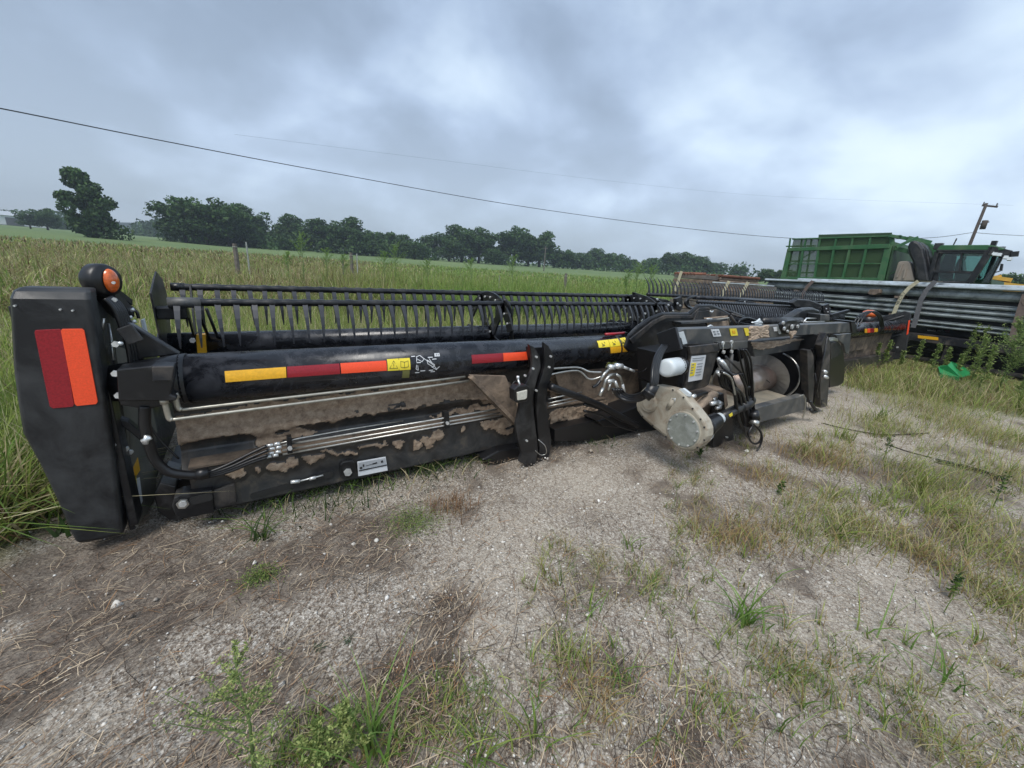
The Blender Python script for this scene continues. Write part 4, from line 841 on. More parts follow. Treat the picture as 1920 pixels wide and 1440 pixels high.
rod('spring_clip', [at(1331, 583, Y=2.35), at(1334, 585.5, Y=2.34), at(1337, 583, Y=2.35)], .008, WHITEST, n=6); rod('pin', [at(1325, 614, Y=2.2), at(1332, 610, Y=2.2), at(1340, 615, Y=2.2)], .010, WHITEST, n=6)
# ---- square end box and centre cross beam
onx('beam_end_box', [(1230, 626), (1266, 613), (1277, 655), (1240, 664)], 2.84, .03, RUBBER, bev=.004)
beam = [(1272, 621), (1283, 617), (1440, 611.5), (1597, 604.5), (1604, 622), (1496, 629), (1403, 637), (1402, 642), (1289, 647), (1278, 650)]
poly('cross_beam', beam, 1.90, .10, GREYP, bev=.006)
poly('beam_end_plate', [(1596, 602.5), (1603, 602), (1608, 620), (1606, 625), (1599, 624)], 1.88, .20, BLACK, bev=.004)
poly('serial_decal', [(1274, 623), (1282, 621.5), (1289, 644), (1281, 646)], 1.893, .006, WHITE, bev=0); poly('serial_decal', [(1269, 622), (1273, 622), (1277, 633), (1272.5, 634)], 1.893, .006, WHITE, bev=0)
d1 = poly('instruction_label', [(1333, 618), (1348, 617), (1352.5, 630.5), (1338, 631.5)], 1.893, .006, LBL, bev=0)
for q in ([(1337, 621), (1341, 620.6), (1342, 623), (1338, 623.4)], [(1344, 620.5), (1347, 620.2), (1347.8, 622.6), (1345, 623)], [(1339, 625.5), (1343, 625), (1344, 628), (1340, 628.4)], [(1345.5, 625), (1349, 624.6), (1350, 627), (1346.3, 627.5)]): poly('label_print', q, 1.890, .002, GINK, d1, bev=0)
d2 = poly('warning_decal', [(1368, 616.5), (1381, 616), (1384, 629), (1371, 630)], 1.893, .006, YEL, bev=0); poly('label_print', [(1373, 620), (1378, 619.7), (1379.5, 625), (1374.5, 625.5)], 1.890, .002, YELR, d2, bev=0)
poly('warning_decal', [(1395, 615.5), (1402, 615), (1406, 623), (1405, 629), (1399, 630)], 1.893, .006, YEL, bev=0)
poly('decal', [(1450, 613.5), (1457, 613), (1458, 621), (1452, 621)], 1.893, .006, LBL, bev=0); poly('decal', [(1457, 612), (1461, 612), (1465, 626), (1461, 626.5)], 1.893, .006, WHITE, bev=0)
def crust(name, pts, Y, th=.02, n=30):
    """ragged lump of caked mud"""
    P = []; k = len(pts)
    for i in range(k):
        a, b_ = pts[i], pts[(i+1) % k]
        for j in range(n//k): u = j/(n//k); P.append((a[0]+(b_[0]-a[0])*u+random.uniform(-1.6, 1.6), a[1]+(b_[1]-a[1])*u+random.uniform(-1.3, 1.3)))
    c = (sum(p[0] for p in P)/len(P), sum(p[1] for p in P)/len(P)); W_ = [at(x, y, Y=Y) for x, y in P]; ce = at(*c, Y=Y)
    V = [w+Vector((0, .004, 0)) for w in W_]; rings = [.93, .7, .4]
    for s in rings: V += [ce+(w-ce)*s-Vector((0, th*random.uniform(.5, 1.2), 0)) for w in W_]
    V.append(ce-Vector((0, th, 0))); m_ = len(P); F = []
    for r_ in range(3): F += [(r_*m_+i, r_*m_+(i+1) % m_, (r_+1)*m_+(i+1) % m_, (r_+1)*m_+i) for i in range(m_)]
    F += [(3*m_+i, 3*m_+(i+1) % m_, 4*m_) for i in range(m_)]
    return mesh(name, V, F, MUD, HR)
crust('mud_crust', [(1404, 613), (1440, 610), (1439, 632), (1404, 638)], 1.895)
poly('lower_beam', [(1409, 640), (1440, 637), (1536, 628), (1541, 630), (1545, 649), (1480, 658), (1415, 669)], 2.02, .15, GREYP, bev=.006)
crust('mud_crust', [(1409, 642), (1470, 637), (1512, 634), (1482, 641), (1452, 650), (1425, 655), (1414, 654)], 2.01, .02, 42)
poly('underside_shade_plate', [(1040, 806), (1190, 772), (1262, 800), (1270, 836), (1180, 826), (1100, 826), (1040, 828)], 2.42, .25, RUBBER)  # added black plate, stands in for the deep shade under the header
poly('clamp_block', [(1347, 642), (1378, 640), (1379, 652), (1350, 655)], 1.86, .08, GREYP, bev=.004); poly('clamp_block', [(1376, 641), (1402, 639), (1402, 652), (1373, 656)], 1.88, .08, GREYP, bev=.004)
for x, y in ((1355, 643), (1371, 641), (1356, 660), (1371, 659)): bolt(x, y, 1.845, .017)
for x in (1342, 1352, 1368): rod('stud', [at(x+3, 644, Y=1.86), at(x+4, 660, Y=1.86)], .007, STEEL, n=6)
pl_ = [(1468, 609), (1478, 601), (1493, 600), (1500, 606), (1500, 614), (1492, 626), (1485, 628), (1472, 620)]
poly('hook_plate', pl_, 1.84, .05, BLACK, bev=.004)
for x, y, r_ in ((1484.5, 612.5, .026), (1495, 612, .02), (1470, 616, .02), (1468, 605, .018), (1476, 621, .015)): bolt(x, y, 1.83, r_, WHITEST)
crust('mud_crust', [(1479, 622), (1490, 621), (1486, 630), (1482, 636)], 1.83, .015, 16)
# top of the centre: cylinder, hoses, cast cover
rod('lift_cylinder', [at(1428, 603, Y=2.3), at(1500, 602, Y=2.3)], .05, BLACK, n=14); rod('cylinder_rod', [at(1440, 597, Y=2.35), at(1475, 598, Y=2.35)], .010, STEEL); rod('cylinder_rod', [at(1455, 600, Y=2.3), at(1472, 600, Y=2.3)], .014, WHITEST)
poly('cast_cover', [(1473, 602), (1480, 596), (1505, 580), (1515, 577.5), (1527, 577), (1537, 581), (1540, 590), (1556, 590), (1557, 604), (1500, 607), (1476, 607)], 2.35, .1, BLACK, bev=.025)
poly('cover_box', [(1538, 589), (1556, 590), (1556, 602), (1538, 602)], 2.2, .2, GREYP, bev=.01)
rod('spring_clip', [at(1506, 605, Y=2.25), at(1512, 597, Y=2.25), at(1530, 597, Y=2.25)], .010, WHITEST, n=6); rod('spring_clip', [at(1510, 604, Y=2.2), at(1545, 603, Y=2.2)], .010, STEEL, n=6)
crust('white_grease', [(1409, 604), (1425, 598), (1429, 606), (1424, 612), (1415, 609)], 2.2, .015, 20).data.materials[0] = WHITE
for k_ in range(3): hose([(1383, 612), (1387, 601+k_), (1400, 596+k_*2), (1415, 600), (1430, 607)], 2.25+k_*.04, .012)
rod('prop_rod', [at(1355, 580, Y=2.4), at(1395, 594, Y=2.4)], .016, BLACKD, n=8); rod('prop_rod', [at(1370, 592, Y=2.3), at(1382, 612, Y=2.3)], .014, BLACKD, n=8); rod('prop_rod', [at(1371, 589, Y=2.35), at(1400, 598, Y=2.3)], .014, BLACKD, n=8)
# ---- oil tank door, filter, gearbox
door = poly('tank_door', [(1295, 663), (1348, 655), (1345, 665), (1329, 722), (1320, 727), (1284, 735)], 1.82, .03, BLACKD, bev=.006)
poly('tank_door_top', [(1293, 650), (1347, 644), (1350, 659), (1296, 665)], 1.80, .03, BLACKD, bev=.005)
poly('tank_side', [(1288, 650), (1294, 650), (1295, 664), (1284, 736), (1278, 734)], 1.84, .05, BLACK, bev=.003)
lb = poly('oil_chart_label', [(1297, 668), (1324, 665.5), (1316.5, 711.5), (1290.5, 716)], 1.812, .005, LBL, bev=0)
poly('label_print', [(1297, 681), (1306, 680), (1302, 704), (1293.5, 706)], 1.808, .002, YEL, lb, bev=0)
for k_ in range(5):
    y = 682+k_*5.2; poly('label_print', [(1308-k_*.9, y), (1318-k_*.9, y-1.3), (1317.7-k_*.9, y-.2), (1307.8-k_*.9, y+1.1)], 1.808, .002, GINK, lb, bev=0)
    if k_ < 4: poly('label_print', [(1298-k_*.9, y+1), (1302-k_*.9, y+.4), (1301.5-k_*.9, y+2.6), (1297.5-k_*.9, y+3.2)], 1.806, .001, GINK, lb, bev=0)
poly('label_print', [(1299, 672), (1321, 669.8), (1320.8, 671), (1298.8, 673.2)], 1.808, .002, GINK, lb, bev=0); poly('label_print', [(1299, 676), (1318, 674.2), (1317.8, 675.2), (1298.8, 677)], 1.808, .002, GINK, lb, bev=0)
poly('tank_body', [(1238, 662), (1292, 652), (1284, 736), (1262, 733), (1240, 722)], 2.0, .25, RUBBER, bev=.005)
# spin-on filter
fa, fb_ = at(1250, 690, Y=1.80), at(1271, 686.5, Y=1.84); fr = .073; u_ = (fb_-fa).normalized()
MB().tube([fa-u_*.022, fa-u_*.018, fa-u_*.008, fa+u_*.008, fb_-u_*.01, fb_+u_*.005, fb_+u_*.02], [.04, .060, .069, fr, fr, fr*.95, fr*.8], 28).build('oil_filter', WHITE, HR, True)
MB().tube([fb_+u_*.01, fb_+u_*.05], [.075, .075], 16).build('filter_head', RUBBER, HR, True)
for q in ((1268, 676), (1272, 679), (1276, 683), (1279, 688), (1281, 694)): 
    pc = fb_-u_*.02; v_ = Vector((0, -1, 0)); w_ = u_.cross(v_)
for a in (.1, .35, .6, .85, 1.1): 
    d_ = (Vector((0, -1, 0))*math.cos(a)+Vector((0, 0, 1))*math.sin(a)); p = fb_-u_*.012+d_*(fr+.001); MB().box(p, .012, .004, .012, (u_, d_, u_.cross(d_))).build('filter_print', INK, HR)
# gearbox
gb = [(1195, 759), (1197, 747), (1203, 736), (1212, 727), (1230, 722), (1250, 726), (1269, 731), (1282, 742), (1296, 759), (1308, 774), (1320, 790), (1325, 805), (1325, 819), (1320, 830), (1311, 839), (1300, 843), (1288, 844), (1275, 841), (1262, 830), (1245, 816), (1225, 800), (1205, 782), (1197, 770)]
GX = 2.72
onx('gearbox_housing', gb, GX, .10, CREAM, bev=.014)
def inset(P, s):
    cx_ = sum(p[0] for p in P)/len(P); cy_ = sum(p[1] for p in P)/len(P); return [(cx_+(x-cx_)*s, cy_+(y-cy_)*s) for x, y in P]
onx('gearbox_rim', inset(gb, 1.03), GX+.045, .02, CREAM, bev=.004)
def disc(name, cx_, cy_, Y, r, d, m, rim=0, parent=None, n=32):
    c = at(cx_, cy_, X=Y); b = MB().tube([c, c-Vector((d*.6, 0, 0)), c-Vector((d, 0, 0))], [r, r, r-min(r*.3, .006)], n); return b.build(name, m, parent or HR, bev=0)
gc = at(1281, 806, X=GX-.006); disc('gear_cover', 1281, 806, GX, .148, .009, CREAM); disc('gear_cover_plate', 1280.5, 806, GX-.009, .135, .006, DISC)
for k_ in range(10):
    a = rad(20+36*k_); p = gc+Vector((0, math.cos(a)*.122, math.sin(a)*.122)); MB().tube([p-Vector((.008, 0, 0)), p-Vector((.018, 0, 0))], .0075, 6).build('bolt', WHITEST, HR)
disc('bearing_boss', 1217, 755, GX, .082, .018, CREAM); disc('bearing_cap', 1217, 755, GX-.018, .066, .008, CREAM)
rod('casting_boss', [at(1253, 765, X=GX+.006), at(1264, 748, X=GX+.006)], .022, CREAM, n=12)
rod('weld_bead', [at(1261, 748, X=GX-.016), at(1266, 747, X=GX-.016), at(1265, 753, X=GX-.016)], .004, WHITE, n=5)
for x, y in ((1236, 724), (1263, 730), (1283, 744), (1300, 765), (1315, 785), (1322, 800), (1322, 824), (1309, 838), (1206, 780), (1225, 797), (1250, 818)): p = at(x-1, y+1, X=GX-.001); MB().tube([p, p-Vector((.006, 0, 0))], .007, 6).build('bolt', INK, HR)
onx('gearbox_lug', [(1272, 730), (1280, 728), (1293, 738), (1292, 744), (1284, 742)], GX+.03, .03, WHITE, bev=.003)
# valve cluster right of the gearbox
poly('gearbox_mount', [(1287, 745), (1330, 733), (1362, 728), (1366, 760), (1345, 785), (1320, 790), (1300, 765)], 1.86, .2, MUDD, bev=.01)
rod('muddy_elbow', [at(1300, 770, Y=1.8), at(1320, 752, Y=1.78), at(1338, 741, Y=1.8)], .042, MUD, n=10, smooth=4); rod('muddy_elbow', [at(1338, 741, Y=1.8), at(1341, 735, Y=1.8)], .035, CREAM, n=10)
rod('hydraulic_hose', [at(1296, 744, Y=1.75), at(1310, 741, Y=1.75), at(1325, 737, Y=1.78)], .016, RUBBER); fit([(1290, 746), (1296, 744)], .015, STEEL, 1.73); fit([(1297, 744), (1303, 742)], .018, WHITEST, 1.73)
fit([(1333, 757), (1345, 754)], .02, WHITEST, 1.72); fit([(1345, 754), (1352, 757)], .022, WHITEST, 1.72); fit([(1352, 757), (1348, 764)], .017, WHITEST, 1.72); fit([(1343, 765), (1351, 764)], .016, WHITEST, 1.72); fit([(1337, 749), (1343, 747)], .014, STEEL, 1.74)
poly('stand_plate', [(1350, 740), (1357, 737), (1362, 790), (1352, 838), (1336, 838), (1338, 800)], 1.78, .06, BLACK, bev=.004)
poly('parking_stand', [(1352, 792), (1375, 782), (1376, 828), (1352, 833)], 1.80, .10, BLACKD, bev=.004); rod('stand_pin', [at(1361, 820, Y=1.79), at(1364, 820, Y=1.79)], .01, STEEL)
poly('parking_stand', [(1325, 800), (1352, 796), (1350, 838), (1330, 836)], 1.84, .05, RUBBER, bev=.004)
# driveline with bellows guard
dl = [at(1320, 802, Y=1.56), at(1343, 788, Y=1.60)]; P = []; R = []
for i in range(13): P.append(dl[0].lerp(dl[1], i/12)); R.append(.082-.022*(i/12)+(.007 if i % 2 else 0))
MB().tube(P, R, 24).build('driveline_bellows', RUBBER, HR, True)
rod('driveline_collar', [at(1342, 788, Y=1.62), at(1352, 783, Y=1.61)], .046, WHITE, n=16); rod('driveline_shaft', [at(1350, 784, Y=1.61), at(1368, 774, Y=1.62), at(1390, 762, Y=1.64)], .042, BLACK, n=18)
rod('driveline_yoke', [at(1388, 764, Y=1.64), at(1400, 756, Y=1.66), at(1408, 750, Y=1.68)], [.05, .06, .045], BLACK, n=14)
poly('warning_decal', [(1367, 778), (1373, 773.5), (1374, 779), (1369, 782)], 1.565, .003, YEL, bev=0)
hose([(1344, 792), (1342, 805), (1337, 818), (1330, 827), (1326, 826)], 1.58, .0035, STEEL, 'safety_chain')
# bundle of hanging couplers and hoses
random.seed(3)
for k_, (xa, xb) in enumerate(((1347, 1404), (1351, 1408), (1355, 1411), (1384, 1414), (1389, 1418), (1393, 1421), (1398, 1424), (1349, 1400), (1352, 1397), (1360, 1406), (1365, 1410), (1358, 1401), (1386, 1416), (1391, 1420), (1370, 1412))):
    y0 = 700 if k_ < 3 or k_ > 6 else 655
    hose([(xa, y0), (xa+8+random.uniform(-4, 4), y0+25), (xa+(xb-xa)*.55+random.uniform(-3, 3), 735+random.uniform(-8, 8)), (xb-10, 765), (xb-5, 785), (xb-3+random.uniform(-3, 3), 800)], 1.66+random.uniform(-.05, .06), random.choice((.009, .011, .013)))
for x, y in ((1347, 672), (1350, 678), (1345, 696), (1349, 702), (1354, 710)):
    fit([(x, y), (x+3, y+6)], .014, WHITEST, 1.68)
fit([(1352, 677), (1358, 684), (1364, 694)], .018, WHITEST, 1.66); fit([(1346, 698), (1352, 706), (1357, 714)], .013, WHITEST, 1.64); fit([(1352, 700), (1358, 706)], .011, WHITEST, 1.66)
hose([(1352, 697), (1362, 703), (1371, 716), (1378, 740), (1381, 765), (1386, 790), (1396, 808)], 1.6, .015, RUBBER); hose([(1356, 699), (1366, 704), (1372, 712), (1376, 728), (1378, 740)], 1.585, .008, STEEL)
rod('coupler_holder', [at(1356, 690, Y=1.62), at(1374, 703, Y=1.6), at(1391, 700, Y=1.62), at(1360, 668, Y=1.66)], .010, BLACK, n=6); rod('coupler_holder', [at(1347, 678, Y=1.66), at(1356, 692, Y=1.62)], .010, BLACK, n=6)
for a, b_ in (((1372, 664), (1366, 720)), ((1396, 655), (1404, 735))): rod('frame_strut', [at(*a, Y=1.85), at(*b_, Y=1.85)], .016, GREYP, n=6)
rod('hose_sleeve', [at(1412, 772, Y=1.6), at(1416, 786, Y=1.58)], .045, RUBBER, n=14); rod('hose_clamp_ring', [at(1417, 788, Y=1.57), at(1413, 796, Y=1.57)], [.035, .045], STEEL, n=12)
hose([(1414, 796), (1408, 803), (1403, 815), (1408, 828), (1418, 832), (1426, 825), (1427, 812), (1418, 800), (1410, 797)], 1.56, .010)
hose([(1426, 808), (1429, 822), (1424, 838), (1416, 850), (1410, 856)], 1.54, .009); hose([(1396, 800), (1398, 815), (1403, 821), (1408, 818)], 1.56, .007)
rod('chain_hook', [at(1409, 855, Y=1.54), at(1407, 859, Y=1.54)], .006, STEEL, n=5)
# ---- feeder opening: floor, auger, side frames
poly('feeder_floor_beam', [(1395, 772), (1424, 764), (1508, 741), (1513, 746), (1513, 768), (1440, 788), (1400, 800)], 1.72, .08, GREYP, bev=.006)
fl = [at(1390, 775, Y=1.74), at(1510, 742, Y=1.74)]; z_ = fl[1].z-.01
MB().prism([Vector((3.45, 1.80, z_)), Vector((5.15, 1.80, z_)), Vector((5.25, 2.75, z_+.03)), Vector((3.45, 2.75, z_+.03))], (0, 0, -.02)).build('feeder_floor', FLOORW, HR)
MB().box((5.0, 3.0, .58), 3.0, .03, .8).build('feed_back_sheet', RUBBER, HR); MB().box((5.0, 2.75, .99), 3.0, .5, .02).build('feed_top_sheet', RUBBER, HR)
ax0 = at(1385, 712, Y=2.20); ax1 = at(1442, 700, Y=2.20); azm = (ax0.z+ax1.z)/2-.03; ar = .165
MB().tube([(ax0.x-.25, 2.2, azm), (ax1.x-.05, 2.2, azm)], ar, 36).build('auger_drum', AUG, HR, True)
def flight(x0, turns, pitch, r1, nm='auger_flighting', a0=0, dirn=1):
    V = []; F = []; n = int(28*turns)
    for i in range(n+1):
        a = a0+dirn*2*math.pi*turns*i/n; X = x0+pitch*turns*i/n
        for rr, dx in ((ar*.98, -.003), (r1, -.003), (r1, .003), (ar*.98, .003)): V.append(Vector((X+dx, 2.2+rr*math.cos(a), azm+rr*math.sin(a))))
    for i in range(n):
        for k in range(4): F.append((4*i+k, 4*i+(k+1) % 4, 4*i+4+(k+1) % 4, 4*i+4+k))
    F += [(0, 1, 2, 3), tuple(4*n+k for k in (3, 2, 1, 0))]; return mesh(nm, V, F, FLIGHT, HR, False)
flight(ax1.x-.42, 1.15, .34, .30, a0=rad(250)); flight(ax0.x-.3, .9, .3, .28, a0=rad(60))
for a, q in ((200, .15), (170, .3), (215, .45)):
    MB().prism([Vector((ax0.x+q+.1*j, 2.2+(ar+.002)*math.cos(rad(a+j*14)), azm+(ar+.002)*math.sin(rad(a+j*14)))) for j in (0, 1, 1.05, .05)], (0, 0, .012)).build('finger_slot', INK, HR)
MB().tube([Vector((ax1.x-.05, 2.2, azm)), Vector((ax1.x+.02, 2.2, azm))], [ar*.9, ar*.5], 24).build('auger_end', BLACK, HR, True)
rod('round_guard', [Vector((ax1.x+.12, 2.2+.3*math.cos(a), azm+.3*math.sin(a))) for a in np.linspace(rad(100), rad(290), 20)], .012, STEEL, n=6)
for x, y in ((1488, 692), (1481, 724), (1500, 718), (1508, 680)): bolt(x, y, 2.1, .014)
xs = at(1515, 700, Y=1.85).x
MB().prism([Vector((xs+.02, y, z)) for y, z in ((1.85, .3), (1.85, 1.12), (3.0, 1.15), (3.0, .3))], (.03, 0, 0)).build('side_frame_sheet', RUBBER, HR)
poly('side_frame', [(1514, 657), (1521, 656), (1526, 668), (1527, 720), (1524, 755), (1517, 755), (1515, 710)], 1.80, .08, BLACKD, bev=.004)
poly('side_frame', [(1549, 624), (1557, 640), (1556, 700), (1551, 762), (1539, 765), (1538, 720), (1544, 670), (1540, 648)], 1.76, .07, BLACKD, bev=.004)
poly('side_frame_web', [(1524, 655), (1545, 650), (1544, 690), (1540, 764), (1526, 758), (1524, 700)], 1.84, .03, BLACK, bev=0)
rod('lock_bar', [at(1551, 632, Y=1.72), at(1540, 690, Y=1.72), at(1530, 738, Y=1.72)], .010, BLACK, n=6); rod('brace_rod', [at(1528, 700, Y=1.74), at(1534, 745, Y=1.74)], .008, BLACK, n=5)
fit([(1545, 696), (1549, 698)], .02, WHITEST, 1.70); fit([(1545, 705), (1551, 708)], .02, WHITEST, 1.70)
rod('hook', [at(1518, 752, Y=1.68), at(1526, 764, Y=1.66), at(1530, 771, Y=1.66), at(1524, 773, Y=1.66), at(1520, 768, Y=1.67)], .018, BLACK, n=8, smooth=4)
poly('side_slot', [(1541, 750), (1546, 748), (1545, 759), (1541, 760)], 1.755, .006, INK, bev=0)
rod('dry_stalk', [at(1499, 743, Y=1.66), at(1507, 741, Y=1.66), at(1510, 755, Y=1.65), at(1508, 775, Y=1.64), at(1505, 785, Y=1.64)], .006, PIPE, n=5, smooth=4)
poly('deflector', [(1556, 640), (1570, 638), (1578, 648), (1583, 665), (1584, 700), (1582, 718), (1572, 724), (1556, 727)], 2.05, .06, RUBBER, bev=.01)
poly('deflector_upper_panel', [(1557, 644), (1568, 641), (1575, 652), (1577, 666), (1558, 674)], 2.04, .02, BLACKD, bev=.003)
poly('wing_plate', [(1568, 628), (1596, 625), (1592, 664), (1586, 662), (1582, 645), (1570, 636)], 2.2, .04, GREYP, bev=.003)
for k_ in range(4): hose([(1554, 634+k_*1.6), (1562, 633+k_*1.5), (1570, 636+k_)], 1.95, .009, STEEL)
# ================================================================== STACK OF STEEL ON A PARKED HEADER (right)
SP0 = at(1900, 715, Z=G0); SA = rad(76); SD = Vector((math.cos(SA), math.sin(SA), 0)); SN = Vector((math.sin(SA), -math.cos(SA), 0))
def sp_(x, y, off=0): return onplane(x, y, SP0+SN*off, SN)
def spoly(name, pts, off, depth, m, parent, bev=.004): return MB().prism([sp_(x, y, off) for x, y in pts], SN*depth).build(name, m, parent, bev=bev)
def srun(name, prof, s0, s1, m, parent):   # profile (depth, z) run along the stack
    P = [SP0+SD*s0+SN*d+ZZ*(z-SP0.z) for d, z in prof]; return MB().prism(P, SD*(s1-s0)).build(name, m, parent)
h2 = root('grain_platform', SP0+SD*1.5, 'low black header platform lying in the grass under the grey steel bundles', 'combine header')
srun('top_beam', [(0, .64), (0, .80), (.14, .82), (.14, .62)], -3, 2.9, BLACKD, h2); srun('lower_rail', [(.02, .20), (.02, .27), (.08, .27), (.08, .20)], -3, 2.9, BLACKD, h2); srun('mid_rail', [(.3, .42), (.3, .45), (.34, .45), (.34, .42)], -3, 2.9, BLACKD, h2)
srun('back_panel', [(.45, .12), (.45, .9), (.48, .9), (.48, .12)], -3, 7.0, RUBBER, h2); srun('deck', [(.45, .12), (.45, .16), (1.9, .16), (1.9, .12)], -3, 7, BLACK, h2)
srun('base_beam', [(.05, .12), (.05, .19), (.4, .19), (.4, .12)], -3, 2.9, BLACK, h2)
for s in np.arange(-2.8, 2.9, .42): MB().bar(SP0+SD*s+SN*.04+ZZ*.02, SP0+SD*s+SN*.04+ZZ*.32, .012, .012).build('guard_bar', STEEL, h2)
for s in (-2.6, -.6, 1.2, 2.8): MB().bar(SP0+SD*s+SN*.1, SP0+SD*s+SN*.1+ZZ*.6, .06, .06, SN).build('upright', BLACKD, h2)
spoly('reflector', [(1721, 628.5), (1759, 632.5), (1759, 638), (1721, 634)], -.006, .008, YELR, h2, 0)
for q, m_ in (([(1738, 616.5), (1754, 617.5), (1755, 621), (1739, 620)], LBL), ([(1756, 617.8), (1763, 618.2), (1766, 621.8), (1757, 621)], WHITE), ([(1764, 618.5), (1767.5, 618.2), (1770.5, 622.5), (1767, 622)], WHITE), ([(1770, 618), (1782, 619.5), (1781, 623.8), (1773, 622.8)], RINK), ([(1827, 625.5), (1848, 628), (1848, 631.5), (1827, 629)], LBL)):
    spoly('printed_mark', q, .35, .01, m_, h2, 0)
srun('name_board', [(.36, .84), (.36, .99), (.40, .99), (.40, .84)], -3, 2.85, BLACK, h2)
def wprof(d, z, w, h):   # ribbed panel standing on edge, seen from the side
    return [(d+.07, z), (d+.02, z+h*.08), (d-.01, z+h*.25), (d-.015, z+h*.45), (d+.0, z+h*.62), (d+.035, z+h*.75), (d+.02, z+h*.85), (d+.06, z+h), (d+w, z+h), (d+w, z)]
def bundle(nm, label, z0, z1, s0, s1, rows_, d0, w, m1, m2=None):
    r = root('steel_bundle', SP0+SD*((s0+s1)/2)+ZZ*(z0-SP0.z), label, 'steel bundle', 'bundles of long grey steel')
    hh = (z1-z0)/rows_
    for i in range(rows_):
        o = srun('steel_beam', wprof(d0+random.uniform(-.02, .02), z0+i*hh+.004, w, hh-.012), s0+random.uniform(-.1, .1), s1+random.uniform(-.25, .25), m2 if (m2 and i == rows_-1) else m1, r)
    return r
bundle('a', 'lowest bundle of grey steel, resting on the black header platform', .98, 1.16, -3.2, 5.6, 2, .08, .9, GALVD)
bundle('b', 'thick middle bundle of weathered grey green steel beams', 1.24, 1.60, -3.2, 6.3, 3, .05, 1.0, GALVD)
srun('gap_shade_fill', [(.35, .90), (.35, 1.68), (.95, 1.68), (.95, .90)], -3.1, 5.9, RUBBER, [o for o in COL.objects if o.name.startswith('steel_bundle') and o.parent is None][-1])  # black filler box added so the gaps between bundles read as shade
tb = bundle('c', 'topmost bundle of grey steel with bright shiny top edges', 1.67, 1.90, -3.2, 6.0, 1, .06, 1.0, GALVD)
for i, (d, z) in enumerate(((-.03, 1.90), (.25, 1.955), (.6, 1.97))): srun('steel_beam', [(d, z), (d-.015, z+.02), (d-.01, z+.055), (d+.05, z+.062), (d+.10, z+.03), (d+.16, z+.03), (d+.22, z+.062), (d+.30, z+.05), (d+.32, z)], -3.2, 6.1-.9*i, GALV, tb)
for s in (-1.2, 2.4, 5.0):
    for z in (.93, 1.20, 1.635):
        o = MB().bar(SP0+SD*s-SN*.02+ZZ*(z-SP0.z), SP0+SD*s+SN*1.1+ZZ*(z-SP0.z), .09, .055).build('timber_spacer', WOOD); tag(o, {(-1.2): 'near', 2.4: 'middle', 5.0: 'far'}[s]+' timber spacer '+{.93: 'under the lowest', 1.20: 'under the middle', 1.635: 'under the topmost'}[z]+' grey steel bundle', 'timber block', 'timber spacers between steel bundles')
def woodblock(pts, off, label): o = MB().prism([sp_(x, y, off) for x, y in pts], SN*.25).build('timber_block', WOOD, None, bev=.006); tag(o, label, 'timber block')
woodblock([(1626, 549), (1632, 542), (1649, 542), (1648, 549), (1640, 553), (1630, 552)], -.08, 'short split wood block jammed in the top bundle left of the pale strap')
woodblock([(1914, 566), (1917, 560), (1945, 560), (1945, 574), (1918, 573)], -.08, 'wood block at the right photo edge between steel bundles')
def strap(name, path, w, m, label, off=-.07, text=None):
    P = [sp_(x, y, off) for x, y in path]; b = MB()
    for a, c in zip(P[:-1], P[1:]): b.bar(a, c+(c-a).normalized()*.004, w, .004, SN)
    b.bar(P[0], P[0]+SN*.9+ZZ*.03, w, .004)
    o = b.build(name, m); tag(o, label, 'strap', 'straps over the steel bundles'); return P, o
strap('ratchet_strap', [(1524, 527), (1514, 537), (1507, 548), (1504, 560)], .10, STRAPB, 'dull brown strap near the far left end of the steel stack')
Ps, so_ = strap('ratchet_strap', [(1722, 527), (1705, 539), (1693, 552), (1684, 568), (1679, 580), (1674, 592)], .085, STRAPY, 'pale strap with dark lettering over the steel stack')
strap('ratchet_strap', [(1754, 527), (1738, 543), (1727, 562), (1722, 580), (1717, 600), (1712, 614)], .10, STRAPG, 'plain grey strap just right of the pale lettered strap')
strap('ratchet_strap', [(1925, 552), (1915, 580), (1905, 612), (1898, 640)], .12, STRAPB, 'dark brown strap at the right photo edge')
def text3(body, m, size, o0, ux, uy, nrm, parent, name='lettering'):
    cu = bpy.data.curves.new('t', 'FONT'); cu.body = body; cu.size = size; cu.extrude = .0008; cu.align_x = 'CENTER'; cu.align_y = 'CENTER'
    tmp = bpy.data.objects.new('t', cu); COL.objects.link(tmp); dg = bpy.context.evaluated_depsgraph_get(); me = bpy.data.meshes.new_from_object(tmp.evaluated_get(dg)); bpy.data.objects.remove(tmp)
    me.materials.clear(); me.materials.append(m); ux = ux.normalized(); uy = uy.normalized(); n_ = ux.cross(uy)
    me.transform(Matrix(((ux.x, uy.x, n_.x, o0.x), (ux.y, uy.y, n_.y, o0.y), (ux.z, uy.z, n_.z, o0.z), (0, 0, 0, 1))))
    o = bpy.data.objects.new(name, me); COL.objects.link(o)
    if parent is not None: setp(o, parent)
    return o
for ch, (a, c, q) in zip('VECTI', ((3, 4, .1), (2, 3, .85), (2, 3, .5), (2, 3, .15), (1, 2, .8))):
    ux = (Ps[a]-Ps[c]).normalized(); nn = -SN; uy = nn.cross(ux); text3(ch, INK, .085, Ps[a].lerp(Ps[c], q)-SN*.006, ux, uy, nn, None)
lets = [o for o in COL.objects if o.name.startswith('lettering')]
for o in lets: o.parent = so_
